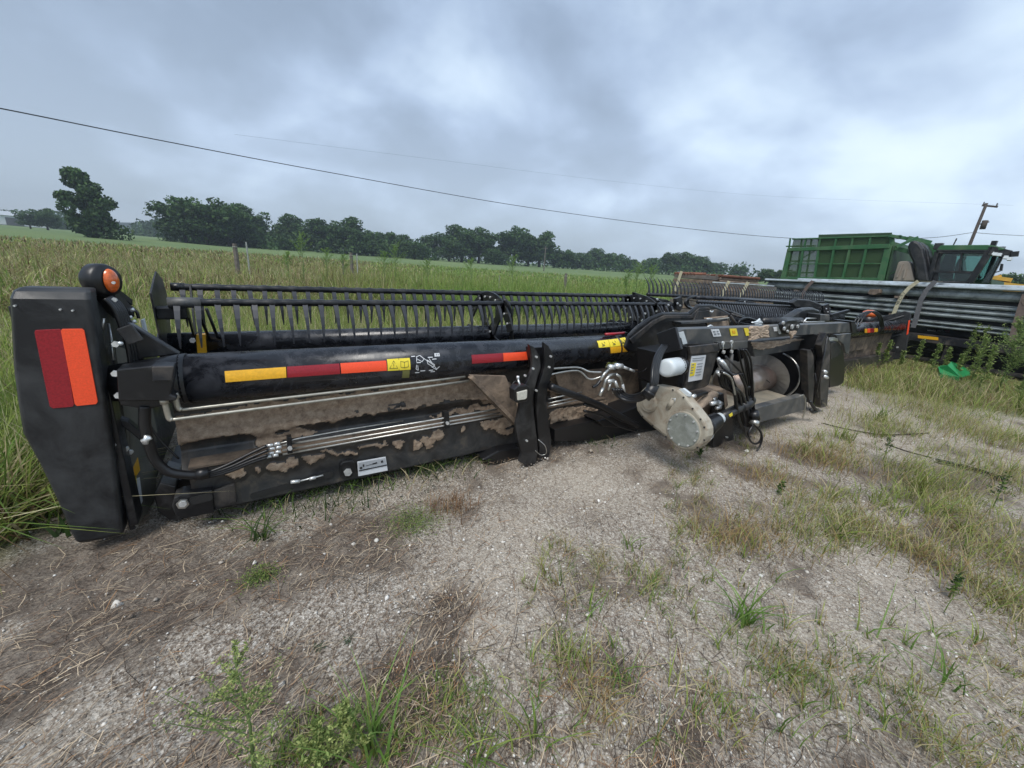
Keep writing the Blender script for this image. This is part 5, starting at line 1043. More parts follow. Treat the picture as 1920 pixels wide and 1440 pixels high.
# ================================================================== TIMBER AND SCRAP STACKS behind the reel
def fr(x0, x1, D0, D1):
    a = fg(x0, D0); b = fg(x1, D1); d = (b-a); d.z = 0; L = d.length; d.normalize(); n = Vector((-d.y, d.x, 0)); n = n if n.dot(a) > 0 else -n; return a, d, n, L
a, d, n, L = fr(1250, 1302, 14, 13.4); zt = far(1260, 509, 14).z
r = root('timber_stack', a, 'stack of grey timbers topped with rusty orange steel behind the reel', 'timber stack'); zz = G0
k_ = 0
while zz < zt-.12:
    hgt = .13; MB().prism([a+d*random.uniform(-.05, .05)+ZZ*(zz-a.z), a+d*L+ZZ*(zz-a.z), a+d*L+n*1.2+ZZ*(zz-a.z), a+n*1.2+ZZ*(zz-a.z)], ZZ*(hgt-.02)).build('timber', WOODG if k_ % 3 else MUDD, r); zz += hgt; k_ += 1
for q in np.linspace(.05, .75, 7): MB().tube([a+d*L*(q-.05)+ZZ*(zt-.06-a.z), a+d*L*(q+.13)+n*.3+ZZ*(zt-.03-a.z)], .045, 6).build('rusty_bar', RUST, r)
o = MB().bar(a+d*L*.27-n*.03+ZZ*(zt-a.z+.02), a+d*L*.15-n*.03+ZZ*(zt-a.z-.6), .10, .01, n).build('ratchet_strap', STRAPY); tag(o, 'pale yellow strap down the front of the rust topped timber stack', 'strap')
a, d, n, L = fr(1302, 1340, 14.6, 14); zt = far(1320, 514, 14.3).z
r = root('pole_pile', a, 'pile of rough brown poles seen end on beside the timber stack', 'timber stack')
zz = G0+.04; row_ = 0
while zz < zt:
    for q in np.arange(0, L, .085):
        p = a+d*(q+(row_ % 2)*.04)+ZZ*(zz-a.z); MB().tube([p-n*random.uniform(0, .12), p+n*1.5], .04, 6).build('pole', WOOD if random.random() < .6 else RUST, r)
    zz += .085; row_ += 1
a, d, n, L = fr(1322, 1414, 13.2, 12.6); zt = far(1330, 527.5, 13).z
r = root('plank_stack', a, 'flat stack of planks with bright top sheet and two pale straps', 'timber stack')
zz = G0; k_ = 0
while zz < zt-.05: MB().prism([a+ZZ*(zz-a.z)+d*random.uniform(-.05, .1), a+d*L+ZZ*(zz-a.z), a+d*L+n*.9+ZZ*(zz-a.z), a+n*.9+ZZ*(zz-a.z)], ZZ*.085).build('plank', (WOODG, WOOD, MUDD)[k_ % 3] if zz > zt-.6 else GREYP, r); zz += .1; k_ += 1
MB().prism([a+ZZ*(zz-a.z), a+d*L*.95+ZZ*(zz-a.z), a+d*L*.95+n*.9+ZZ*(zz-a.z), a+n*.9+ZZ*(zz-a.z)], ZZ*.03).build('top_sheet', GALV, r)
for q, l_ in ((.36, 'left pale strap on the flat plank stack'), (.74, 'right pale strap on the flat plank stack')): o = MB().bar(a+d*L*q-n*.03+ZZ*(zt-a.z+.04), a+d*L*(q-.12)-n*.03+ZZ*(zt-a.z-.5), .09, .01, n).build('ratchet_strap', STRAPY); tag(o, l_, 'strap')
# ================================================================== GREEN COTTON PICKER
PA, PB = far(1467, 500, 22), far(1890, 500, 20); PD = PB-PA; PD.z = 0; PD.normalize(); PN = Vector((-PD.y, PD.x, 0)); PN = PN if PN.dot(PA) > 0 else -PN
PR = Vector(((PA.x+PB.x)/2, (PA.y+PB.y)/2, G0)); pk = root('cotton_picker', PR, 'tall green cotton harvester with mesh basket and dark cab behind the steel stack', 'harvester')
def pp(x, y, off=0): return onplane(x, y, PA+PN*off, PN)
def ppoly(name, pts, off, depth, m, parent=None, bev=.01): return MB().prism([pp(x, y, off) for x, y in pts], PN*depth).build(name, m, parent or pk, bev=bev)
def pbar(name, p, q, off, w, m=None, parent=None): return MB().bar(pp(*p, off), pp(*q, off), w, w, PN).build(name, m or PGREEN, parent or pk)
def quad4(pts, off, name, m, parent=None, th=.01): return ppoly(name, pts, off, th, m, parent, bev=0)
# basket: front wall panels, back wall, ribs
cols_ = [(1480, 467, 1469, 522), (1506, 468, 1497, 522), (1535, 468, 1527, 522), (1564, 467, 1553, 523), (1594, 466, 1580, 523), (1625, 465, 1611, 524), (1662, 464, 1648, 525)]
for i in range(6):
    a, b = cols_[i], cols_[i+1]; quad4([(a[0], a[1]), (b[0], b[1]), (b[2], b[3]), (a[2], a[3])], .05, 'mesh_panel', MESHM)
    if i: pbar('rib', (a[0], a[1]), (a[2], a[3]), .0, .075)
for i, x in enumerate((1511, 1538, 1568, 1599, 1632)): pbar('rib', (x+1, 446.5-i*.7), (x-3, 462), .35, .06)
ppoly('corner_post', [(1476, 466), (1484, 466), (1472, 523), (1463, 523)], -.02, .2, PGREEN); ppoly('corner_post', [(1660, 460), (1673, 460), (1657, 526), (1643, 526)], -.02, .25, PGREEN)
ppoly('basket_rail', [(1478, 465), (1668, 457), (1667, 465.5), (1477, 471)], -.05, .2, PGREEN); ppoly('basket_rail', [(1485, 447), (1690, 440.5), (1690, 443), (1485, 449.5)], .3, .1, PGREEN)
ppoly('basket_rail', [(1463, 519), (1655, 521), (1654, 527), (1462, 525)], -.05, .2, PGREEN); quad4([(1488, 449), (1670, 443), (1668, 459), (1484, 465)], .38, 'mesh_panel', MESHM)
pbar('rib', (1470, 495), (1655, 494), .0, .035)
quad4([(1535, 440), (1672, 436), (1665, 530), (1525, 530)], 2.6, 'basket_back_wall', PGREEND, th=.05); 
for i, x in enumerate((1478, 1500, 1518)): pbar('rib', (x+4, 447), (x-8, 530), 2.6, .06)
for y in (462, 490, 512): pbar('rib', (1474, y), (1530, y-1), 2.6, .06)
pbar('rib', (1478, 500), (1528, 470), 2.6, .04)
e0, e1, e2, e3 = pp(1671, 461), pp(1657, 526), pp(1657, 526)+PN*2.7, pp(1671, 461)+PN*2.7
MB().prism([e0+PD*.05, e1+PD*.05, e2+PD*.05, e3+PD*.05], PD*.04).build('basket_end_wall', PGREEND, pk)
MB().bar(e0+PN*.1, e3, .1, .28).build('basket_end_rail', PGREEN, pk)
ppoly('basket_end_rail', [(1671, 461), (1702, 466), (1703, 476), (1672, 468)], .1, .15, PGREEN)
MB().bar(pp(1680, 463, -.1), pp(1721, 445, .2), .09, .09).build('lift_arm', PGREEN, pk); MB().bar(pp(1668, 442, .1), pp(1712, 449, .8), .1, .1).build('lift_arm', PGREEN, pk); MB().bar(pp(1702, 447, .5), pp(1745, 456, .8), .12, .16).build('lift_arm', PGREEN, pk)
MB().bar(pp(1672, 441, .3), pp(1674, 470, .3), .12, .12, PN).build('lift_arm', PGREEN, pk)
pbar('diagonal_brace', (1655, 524), (1696, 497), .2, .03)
ppoly('water_tank', [(1673, 528), (1683, 493), (1686, 490), (1701, 489), (1707, 492), (1715, 527)], -.1, .7, TANP, bev=.04)
for a, b in (((1682, 520), (1692, 495)), ((1694, 522), (1699, 503))): pbar('tank_rib', a, b, -.12, .05, TANP)
duct = ppoly('air_duct', [(1701, 462), (1705, 453), (1714, 450), (1724, 456), (1731, 466), (1735, 485), (1739, 505), (1743, 528), (1718, 528), (1714, 505), (1710, 490), (1704, 478)], -.2, .6, BLACK, bev=.08)
ppoly('air_duct', [(1722, 452), (1734, 460), (1740, 470), (1744, 490), (1752, 510), (1757, 528), (1744, 528), (1739, 505), (1733, 475)], .0, .5, BLACK, bev=.06)
ppoly('body_side', [(1735, 455), (1744, 456), (1758, 467), (1745, 492), (1741, 480)], .5, 1.2, PGREEN)
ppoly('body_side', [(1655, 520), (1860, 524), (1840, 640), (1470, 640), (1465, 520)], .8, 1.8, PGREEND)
# cab
ppoly('cab_roof', [(1757, 467.5), (1762, 461), (1768, 459.5), (1852, 459), (1868, 461), (1884, 466), (1880, 469), (1756, 469)], -.1, 2.0, PGREEN, bev=.05)
ppoly('cab_roof_trim', [(1755, 468), (1868, 469), (1867, 472), (1754, 471)], -.12, 2.0, BLACK)
def frame(name, outer, w, off, m=BLACK):
    for p, q in zip(outer, outer[1:]+outer[:1]): pbar(name, p, q, off, w, m)
frame('cab_frame', [(1757, 472), (1856, 472), (1818, 530), (1742, 530)], .11, -.05); frame('cab_frame', [(1757, 472), (1868, 474), (1846, 530), (1738, 530)], .11, 1.7)
pbar('cab_pillar', (1856, 471), (1819, 530), -.06, .16, BLACK); pbar('cab_pillar', (1804, 472), (1799, 509), -.05, .05, BLACK); pbar('cab_rail', (1750, 509), (1832, 511), -.05, .07, BLACK); pbar('cab_pillar', (1881, 474), (1852, 530), .8, .1, BLACK)
ppoly('cab_panel', [(1746, 512), (1758, 474), (1770, 474), (1764, 482), (1758, 530), (1740, 530)], -.02, .06, BLACK); ppoly('cab_back_panel', [(1757, 472), (1795, 472), (1785, 530), (1742, 530)], 1.6, .06, BLACK)
ppoly('seat', [(1790, 500), (1797, 484), (1803, 484), (1806, 508), (1822, 512), (1820, 530), (1788, 530)], .7, .5, RUBBER, bev=.04); pbar('steering_column', (1838, 522), (1824, 508), .9, .08, RUBBER)
quad4([(1758, 474), (1854, 474), (1818, 530), (1743, 530)], .0, 'window_glass', GLASS, th=.012); quad4([(1857, 474), (1880, 476), (1853, 530), (1820, 530)], .35, 'window_glass', GLASS, th=.012)
quad4([(1760, 474), (1862, 475), (1845, 530), (1745, 530)], 1.72, 'window_glass', GLASS, th=.012)
MB().bar(pp(1856, 469, -.15), pp(1893, 477, .1), .08, .22).build('light_bar', BLACK, pk); MB().bar(pp(1893, 477, .1), pp(1908, 476, .2), .12, .16).build('light_bar', BLACK, pk); MB().bar(pp(1856, 469, -.1), pp(1880, 468, 1.6), .1, .2).build('visor', BLACK, pk)
for x, y in ((1859, 475), (1866, 477), (1874, 478), (1886, 483), (1893, 486)): MB().bar(pp(x+1.5, y-3, -.1), pp(x-1.5, y+2.5, -.12), .09, .08, PN).build('work_light', WHITE, pk)
MB().bar(pp(1857, 459.5, 0), pp(1868, 459.5, 0), .12, .25).build('roof_lamp', BLACK, pk); pbar('aerial', (1786, 463), (1794, 447), .3, .03, WIREM); pbar('mirror_arm', (1862, 512), (1876, 508), .2, .03, BLACK); ppoly('mirror', [(1876, 494), (1881, 495), (1879, 508), (1873, 507)], .2, .08, BLACK)
MB().box(pp(1760, 462, .1), .2, .2, .2).build('roof_lamp', BLACK, pk)
for s, rr in ((.9, .75), (6.2, .95)):
    for o_ in (.6, 2.6):
        c = PA+PD*s+PN*o_; c.z = G0+rr; w = MB().tube([c-PN*.28, c-PN*.22, c+PN*.22, c+PN*.28], [rr*.9, rr, rr, rr*.9], 28).build('wheel', RUBBER, pk, True); MB().tube([c-PN*.30, c+PN*.30], rr*.45, 16).build('rim', PGREEND, w)
# ---- yellow machine far right
a = fg(1876, 42); r = root('yellow_machine', a, 'far yellow machine with flat canopy beyond the dark cab', 'machine')
def yp(x, y, D=42): return far(x, y, D)
MB().bar(yp(1860, 521), yp(1897, 526), 1.6, .22).build('canopy', YELM, r); MB().bar(yp(1866, 522), yp(1878, 520), 1.2, .3).build('beacon_box', YELM, r)
for x in (1862, 1871, 1880, 1893): MB().bar(yp(x, 524), yp(x-5, 545), .12, .12, PN).build('canopy_post', YELM, r)
MB().bar(yp(1855, 545), yp(1910, 552), 1.8, 1.2).build('body', YELM, r)
for x in (1862, 1900): c = yp(x, 560); c.z = G0+1.1+.9; MB().tube([c-PN*.3, c+PN*.3], .9, 18).build('wheel', RUBBER, r, True)
# ---- green plastic panel in the grass
gp = [at(1759, 690, Z=.28), at(1763, 702, Z=.20), at(1800, 708.5, Z=.20), at(1819, 704, Z=.20), at(1818, 696, Z=.25), at(1783, 680, Z=.42), at(1776, 686, Z=.36), at(1763, 686, Z=.32)]
gc_ = sum((p for p in gp), Vector())/len(gp)
r = root('green_panel', Vector((gc_.x, gc_.y, G0)), 'broken bright green plastic panel lying in the grass', 'plastic panel')
MB().prism([gp[0], gp[1], gp[2], gp[6], gp[7]], ZZ*.012).build('flat_sheet', GPLAST, r); MB().prism([gp[2]+ZZ*.002, gp[3], gp[4], gp[5], gp[6]], ZZ*.014).build('raised_sheet', GPLAST, r)
MB().bar(gp[0], gp[1], .02, .06).build('broken_edge', GPLAST, r); MB().bar(gp[1]-ZZ*.03, gp[2]-ZZ*.03, .02, .06).build('turned_edge', GPLAST, r); MB().bar(gp[5], gp[4], .02, .05).build('turned_edge', GPLAST, r)
# ---- strips lying on the gravel
def strip(pts, w, m, label, name):
    P = [at(x, y, Z=G0+.02) for x, y in pts]; b = MB(); Pc = catmull(P, 6)
    for a, c in zip(Pc[:-1], Pc[1:]): b.bar(a, c+(c-a).normalized()*.01, w, .012)
    o = b.build(name, m); tag(o, label, 'rubber strip')
strip([(1755, 862), (1790, 870), (1822, 878), (1850, 886), (1885, 900)], .06, RUBBER, 'black rubber strip lying on the gravel at the right', 'rubber_strip')
strip([(1660, 832), (1700, 846), (1745, 858)], .007, BARK, 'thin dark twig lying left of the black rubber strip', 'twig')
strip([(1540, 793), (1590, 805), (1660, 815), (1740, 812)], .006, BARK, 'long thin dark root running over the pale gravel beside the header', 'twig')
# ================================================================== GRASS, LITTER, STONES (nobody could count them)
def sample(n, r0, r1, a0=-62, a1=62, p=1.0):
    """points by view angle and distance, denser near"""
    r = r0*(r1/r0)**(rng.random(n)**p); a = AZ-np.radians(rng.uniform(a0, a1, n)); return r*np.cos(a), r*np.sin(a)
def inhead(x, y): return (x > -.95) & (x < 12.6) & (y > 2.3) & (y < 4.3)
def field(n, r0, r1, h0, h1, w0, w1, right=False, a0=-62, a1=62, seg=3):
    x, y = sample(n, r0, r1, a0, a1); keep = ~inhead(x, y) & ~((x > 6.5) & (y < 2.7))
    g = np.array([green(a, b) for a, b in zip(x, y)]); keep &= rng.random(n) < g*np.clip(.75+nzv(x, y, .7, 3)*1.1, .25, 1)
    x, y, g = x[keep], y[keep], g[keep]; n = len(x); r = np.hypot(x, y); z = np.array([gz(a, b) for a, b in zip(x, y)])-.01
    ang = np.degrees(AZ-np.arctan2(y, x))   # left negative
    big = nzv(x, y, .25, 11); med = nzv(x, y, .9, 21)
    h = rng.uniform(h0, h1, n)*(1+.5*med)*(.6+.4*g)
    az = rng.uniform(0, 6.28, n); lean = rng.uniform(.1, 1.8, n)**1.2
    C = palette(n, [GREEN, YG, STR, BRN, PALE], [3, 4, 1.6, .9, .7], .3)
    Cg = palette(n, [(.17, .27, .065), (.25, .35, .10), YG], [3, 3, 1], .25); Cb = palette(n, [(.27, .22, .11), (.34, .28, .14), (.22, .25, .08), BRN, STR], [2, 2, 3, 1, 1], .35)
    isg = (rng.random(n) < np.clip((ang+22)/14, 0, 1)*np.clip((ang < 34)*1., 0, 1)*np.clip((r-9)/4, 0, 1)*np.clip(.75+big*1.2, 0, 1))
    isb = (rng.random(n) < np.clip((-10-ang)/16, 0, 1)*np.clip((r-9)/8, 0, 1)*.6+np.clip(med*1.4-.15, 0, .6)*.7) & ~isg
    C[isg] = Cg[isg]; C[isb] = Cb[isb]
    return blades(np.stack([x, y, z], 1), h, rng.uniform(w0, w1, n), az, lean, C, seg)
A_ = field(95000, 3.0, 14, .28, .62, .008, .018)
G_ = field(26000, 12, 24, .7, 1.25, .014, .03, a0=-26, a1=18)
G_ = (G_[0], G_[1], G_[2]*np.array([.82, .86, .72]))
B_ = field(100000, 13, 42, .35, .85, .02, .045)
C_ = field(40000, 40, 70, .3, .6, .08, .16, seg=2)
# knee high stand right behind the reel
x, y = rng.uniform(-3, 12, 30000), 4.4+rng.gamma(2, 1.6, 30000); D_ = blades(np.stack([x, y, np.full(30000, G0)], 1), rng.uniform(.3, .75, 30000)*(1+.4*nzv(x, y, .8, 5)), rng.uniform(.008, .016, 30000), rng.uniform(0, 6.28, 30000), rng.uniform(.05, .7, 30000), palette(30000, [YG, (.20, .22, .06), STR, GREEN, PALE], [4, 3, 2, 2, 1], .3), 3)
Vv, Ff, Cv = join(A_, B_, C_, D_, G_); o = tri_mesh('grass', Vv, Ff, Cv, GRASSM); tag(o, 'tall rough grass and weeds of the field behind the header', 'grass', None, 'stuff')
# rough grass left of the end shield and along the right side
n = 9000; x = rng.uniform(-2.6, -1.02, n); y = 2.95+rng.uniform(0, 2.2, n); k_ = y > 2.95+.25*nzv(x, y, 2, 4); x, y = x[k_], y[k_]; n = len(x)
E_ = blades(np.stack([x, y, np.full(n, G0-.01)], 1), rng.uniform(.2, .65, n)*np.clip((y-2.7)*1.6, .3, 1), rng.uniform(.006, .012, n), rng.uniform(0, 6.28, n), rng.uniform(.1, 1, n), palette(n, [YG, (.14, .2, .045), PALE, GREEN], [4, 4, 1.5, 2], .3))
n = 52000; x = rng.uniform(7.0, 16, n); y = rng.uniform(-3.5, 2.6, n); gg = np.array([green(a, b) for a, b in zip(x, y)]); k_ = rng.random(n) < gg*np.clip(.55+nzv(x, y, 1.3, 9)*1.3, .08, 1); x, y, gg = x[k_], y[k_], gg[k_]; n = len(x)
FR_ = blades(np.stack([x, y, np.full(n, G0-.01)], 1), rng.uniform(.08, .30, n)*(.4+.6*gg)*(1+.6*nzv(x, y, 1, 2))*np.clip(1.7-(x-8)*.22, .6, 1.5), rng.uniform(.006, .013, n), rng.uniform(0, 6.28, n), rng.uniform(.2, 1.1, n), palette(n, [YG, (.26, .27, .09), STR, (.24, .16, .08), GREEN], [4, 3, 4, 2, 1.2], .3))
# low sparse grass on the yard
tx = []; 
def spot(px, py, rr, n, h, cols, wt, w=(.003, .006), lean=(.3, 1.3)):
    p = at(px, py, Z=G0); x = p.x+rng.normal(0, rr*.5, n); y = p.y+rng.normal(0, rr*.5, n); tx.append(blades(np.stack([x, y, np.full(n, G0)], 1), rng.uniform(h*.4, h, n), rng.uniform(*w, n), rng.uniform(0, 6.28, n), rng.uniform(*lean, n), palette(n, cols, wt, .3)))
DRY = [STR, (.34, .23, .11), (.42, .30, .14), YG]; MIX = [(.33, .38, .10), GREEN, STR, (.34, .25, .11)]
for px, py, rr, n_, h, c, wt in ((1540, 860, .35, 500, .14, DRY, [3, 3, 3, 1]), (1450, 905, .3, 260, .10, DRY, [2, 3, 3, 1]), (1590, 990, .3, 420, .14, MIX, [3, 1, 3, 2]), (1500, 1000, .25, 300, .12, MIX, [3, 1, 3, 2]), (1400, 1000, .25, 300, .10, DRY, [2, 3, 3, 2]), (1340, 1010, .2, 200, .09, DRY, [2, 3, 2, 2]),
    (1730, 900, .3, 320, .22, MIX, [4, 2, 2, 1]), (1800, 960, .3, 340, .16, MIX, [3, 1, 3, 2]), (1860, 1040, .3, 420, .15, MIX, [3, 1, 3, 2]), (1880, 1130, .22, 300, .12, MIX, [3, 1, 3, 2]), (1770, 1060, .2, 160, .10, DRY, [3, 3, 2, 2]), (1700, 1020, .2, 160, .10, DRY, [3, 3, 2, 2]),
    (1840, 820, .5, 700, .22, MIX, [4, 1, 3, 2]), (1900, 900, .5, 500, .22, MIX, [4, 1, 3, 2]), (1650, 800, .5, 420, .20, MIX, [4, 1, 3, 1]), (1730, 770, .6, 700, .25, MIX, [4, 1, 3, 1]), (850, 955, .13, 130, .10, [(.26, .15, .08), (.32, .21, .12)], [1, 1]), (1350, 1330, .12, 120, .06, MIX, [2, 2, 2, 2]), (1470, 1260, .15, 260, .07, MIX, [1, 3, 1, 2]),
    (1120, 1330, .12, 120, .08, DRY, [3, 2, 2, 2]), (870, 1330, .14, 300, .05, MIX, [2, 4, 1, 1]), (1060, 1240, .12, 100, .08, MIX, [2, 3, 1, 1]), (1230, 1110, .15, 90, .07, MIX, [2, 3, 1, 1]), (1640, 1290, .2, 160, .07, MIX, [2, 3, 1, 1]), (720, 1385, .15, 240, .06, MIX, [2, 4, 1, 1]), (560, 1420, .12, 200, .06, MIX, [2, 4, 1, 1])):
    spot(px, py, rr*1.15, int(n_*1.5), h*1.45, c, wt)
for k_ in range(48):      # taller single stalks over the lower yard
    px, py = random.uniform(980, 1860), random.uniform(1020, 1400); spot(px, py, .02, random.randint(5, 12), random.uniform(.10, .24), [YG, (.16, .27, .06), STR, (.30, .22, .10)], [3, 3, 2, 1], (.003, .008), (.3, 1.1))
for k_ in range(16):
    px, py = random.uniform(1500, 1900), random.uniform(780, 980); spot(px, py, .12, random.randint(30, 90), random.uniform(.15, .30), [YG, (.34, .36, .12), STR, (.20, .28, .08)], [4, 3, 2, 1], (.004, .010), (.3, 1.2))
# wiry grass growing out from under the rear rail
for px, py, n_, h in ((560, 930, 130, .16), (700, 900, 160, .17), (800, 885, 180, .17), (870, 868, 120, .14), (640, 945, 90, .16), (480, 960, 70, .15), (1130, 830, 60, .10)): spot(px, py, .22, n_, h, [DG, (.045, .08, .022), GREEN, STR], [3, 3, 2, 1], (.004, .010), (.4, 1.5))
# sparse tufts everywhere on the yard
n = 1300; x, y = sample(n, 1.1, 9, 6, 62, .8)
for a, b in zip(x, y):
    if b > 2.2 or a < .2: continue
    if nz(a, b, .9, 31) < -.05 or (proj(Vector((a, b, G0)))[0] < 1250 and math.hypot(a, b) > 2.0): continue
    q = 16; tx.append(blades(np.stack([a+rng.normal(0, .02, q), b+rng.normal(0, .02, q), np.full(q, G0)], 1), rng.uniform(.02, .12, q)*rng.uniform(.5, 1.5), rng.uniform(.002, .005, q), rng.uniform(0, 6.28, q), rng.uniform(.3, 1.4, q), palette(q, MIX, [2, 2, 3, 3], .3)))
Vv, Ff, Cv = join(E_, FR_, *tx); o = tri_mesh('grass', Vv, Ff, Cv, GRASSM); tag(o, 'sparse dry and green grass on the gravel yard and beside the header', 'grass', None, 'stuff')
# dead straw and twigs
n = 48000; x, y = sample(n, .55, 7.5, -62, 62, .95); keep = []
for a, b in zip(x, y):
    if b > 3.2 and a > -.9: keep.append(False); continue
    keep.append(random.random() < .22+.9*zones(a, b)[0])
k_ = np.array(keep); x, y = x[k_], y[k_]; n = len(x); az = np.where(rng.random(n) < .5, rng.normal(.55, .5, n), rng.uniform(0, 6.28, n)); L_ = rng.gamma(1.6, .032, n)+.01
zg = G0+nzv(x, y, .8)*.02+.006; tilt = rng.uniform(-.05, .10, n); w = rng.uniform(.0004, .0013, n)
Dv = np.stack([np.cos(az), np.sin(az), tilt], 1); Sv = np.stack([-np.sin(az), np.cos(az), rng.uniform(-.4, .4, n)], 1); Pv = np.stack([x, y, zg+.004], 1); bend = rng.normal(0, .05, n)
V_ = np.zeros((n, 6, 3))
for i, t_ in enumerate((0, .5, 1)):
    c = Pv+Dv*(L_*t_)[:, None]+np.stack([-np.sin(az), np.cos(az), np.zeros(n)], 1)*(bend*L_*math.sin(t_*3.14))[:, None]; c[:, 2] += .004*math.sin(t_*3.14); V_[:, 2*i] = c-Sv*w[:, None]; V_[:, 2*i+1] = c+Sv*w[:, None]
F2 = (np.arange(n)[:, None, None]*6+np.array([[0, 1, 3], [0, 3, 2], [2, 3, 5], [2, 5, 4]])[None]).reshape(-1, 3)
o = tri_mesh('dead_straw', V_.reshape(-1, 3), F2, np.repeat(palette(n, [(.17, .115, .08), (.30, .23, .16), (.46, .37, .26), (.06, .045, .035), (.28, .16, .08)], [3, 3, 3, 5, 1], .3), 6, 0), STRAWM); tag(o, 'brown dead straw and twigs matted on the gravel', 'straw', None, 'stuff')
# limestone chips
n = 44000; x, y = sample(n, .5, 7.5, -62, 62, 1.05); k_ = np.array([(b < 3.2 or a < -.9) and random.random() < .25+.8*zones(a, b)[1] for a, b in zip(x, y)]); x, y = x[k_], y[k_]; n = len(x)
s = .0015+rng.gamma(1.3, .0015, n)*(1+np.hypot(x, y)*.18); oc = np.array([[1, 0, 0], [0, 1, 0], [-1, 0, 0], [0, -1, 0], [0, 0, .7], [0, 0, -.6]]); ofc = np.array([[0, 1, 4], [1, 2, 4], [2, 3, 4], [3, 0, 4], [1, 0, 5], [2, 1, 5], [3, 2, 5], [0, 3, 5]])
th = rng.uniform(0, 6.28, n); Rx = np.stack([np.cos(th), -np.sin(th), np.sin(th), np.cos(th)], 1).reshape(n, 2, 2); Vp = oc[None]*rng.uniform(.6, 1.4, (n, 6, 3))*s[:, None, None]; Vp[:, :, :2] = np.einsum('nij,nkj->nki', Rx, Vp[:, :, :2]); Vp += np.stack([x, y, G0+nzv(x, y, .8)*.02+s*.05+.001], 1)[:, None]
o = tri_mesh('limestone_chips', Vp.reshape(-1, 3), (np.arange(n)[:, None, None]*6+ofc[None]).reshape(-1, 3), np.repeat(palette(n, [(.55, .52, .47), (.66, .64, .60), (.38, .34, .29), (.20, .17, .14)], [4, 2, 4, 2], .2), 6, 0), STONEM); tag(o, 'pale limestone chips scattered over the yard', 'gravel', None, 'stuff')
# larger stones one can pick out
def stone(px, py, s, label, col=WHITE):
    p = at(px, py, Z=G0+s*.35); b = bmesh.new(); bmesh.ops.create_icosphere(b, subdivisions=2, radius=s)
    for v in b.verts: v.co += v.co*noise.noise(v.co/s*1.3+Vector((px, py, 0)))*.35; v.co.z *= .65
    me = bpy.data.meshes.new('stone'); b.to_mesh(me); b.free(); me.materials.append(col); o = bpy.data.objects.new('stone', me); COL.objects.link(o); o.location = p; tag(o, label, 'stone')
LST = mat('limestone', (.55, .53, .48), .9, var=.15, bump=.4)
stone(977, 1278, .008, 'small white stone right of the brown stalk clump', LST); stone(741, 1138, .010, 'white stone in the thatch right of the low green weed', LST); stone(686, 1149, .012, 'pale stone below the dark thatch patch', LST); stone(547, 1170, .011, 'white stone left of the two pale thatch stones', LST); stone(706, 1013, .013, 'round pale stone beside the spreading low weed', LST); stone(885, 1093, .014, 'dark grey stone on the pale gravel in the centre', GREYP)
# ================================================================== PLANTS one can pick out
def plant(name, P, label, cat, stems, leaves, group=None, stemm=None):
    r = root(name, P, label, cat, group)
    if stems is not None and stems.V: stems.build('stem', stemm or STEMM, r, True)
    if leaves is not None:
        o = tri_mesh('leaves', *leaves, GRASSM); setp(o, r)
    return r
STEMM = mat('green_stem', (.13, .19, .06), .6, var=.2)
def clump(px, py, n, h, w, label, cols=None, wt=None, lean=(.15, .9), spread=.03):
    p = at(px, py, Z=G0); q = np.stack([p.x+rng.normal(0, spread, n), p.y+rng.normal(0, spread, n), np.full(n, G0)], 1)
    h *= 1.35; cols = cols or [(.14, .26, .05), (.20, .32, .08), YG]; wt = wt or [3, 3, 1]; lean = (lean[0], lean[1]*1.3)
    L = blades(q, rng.uniform(h*.45, h, n), rng.uniform(w*.6, w*1.2, n), rng.uniform(0, 6.28, n), rng.uniform(*lean, n), palette(n, cols, wt, .2), 4)
    return plant('grass_clump', p, label, 'grass clump', None, L, 'grass clumps standing on the gravel')
clump(1400, 1172, 34, .22, .011, 'large bright green broad bladed grass clump right of centre')
clump(1110, 1150, 14, .11, .008, 'short green clump between the pale gravel and the tall stalks'); clump(1165, 1270, 18, .16, .007, 'loose green clump with arching blades below the centre')
clump(1050, 1240, 16, .13, .006, 'thin olive clump at the edge of the pale gravel', [YG, STR], [3, 1]); clump(1640, 1195, 9, .22, .011, 'sprawling green grass with long blades at lower right', lean=(.8, 1.6))
clump(1190, 1030, 8, .12, .007, 'few upright dull blades on gravel below the gearbox', [YG, GREEN], [1, 1]); clump(1000, 1390, 26, .15, .007, 'olive grass at the bottom edge right of the big weed', [YG, STR, GREEN], [2, 1, 2])
clump(1270, 1300, 14, .14, .006, 'thin upright grass with pale blades near the bottom', [YG, STR], [2, 1]); clump(1720, 925, 40, .22, .010, 'yellow green clump near the black rubber strip', [YG, (.2, .22, .05), STR], [2, 2, 1])
clump(1570, 1010, 30, .20, .009, 'yellowish clump with arching dry blades right of the large clump', [YG, STR, (.12, .17, .04)], [2, 1, 2]); clump(1800, 1000, 26, .18, .008, 'half dry clump left of the far right grass', [YG, (.25, .18, .08)], [2, 1])
clump(700, 1420, 24, .26, .012, 'tall broad green grass at the bottom edge beside the weed'); clump(890, 1420, 30, .13, .006, 'fine dark green grass at the bottom middle', [GREEN, YG], [3, 1], (.5, 1.5)); clump(1780, 1290, 7, .22, .009, 'long thin blades rising at the lower right', lean=(.4, 1.0))
clump(120, 1000, 8, .22, .020, 'few wide dark blades lying beside the end shield bottom', [DG, (.04, .08, .02)], [1, 1], (1.2, 2.0)); clump(490, 1010, 22, .20, .011, 'dark green grass hanging out under the rear rail at the left', [DG, GREEN], [2, 1], (.6, 1.5))
clump(1650, 790, 40, .30, .009, 'green stalks left of the green plastic panel', [GREEN, YG], [1, 1]); clump(1905, 770, 16, .55, .022, 'tall bent pale leaf blades at the right photo edge', [(.22, .28, .08), (.32, .36, .10)], [1, 1], (.3, .8))
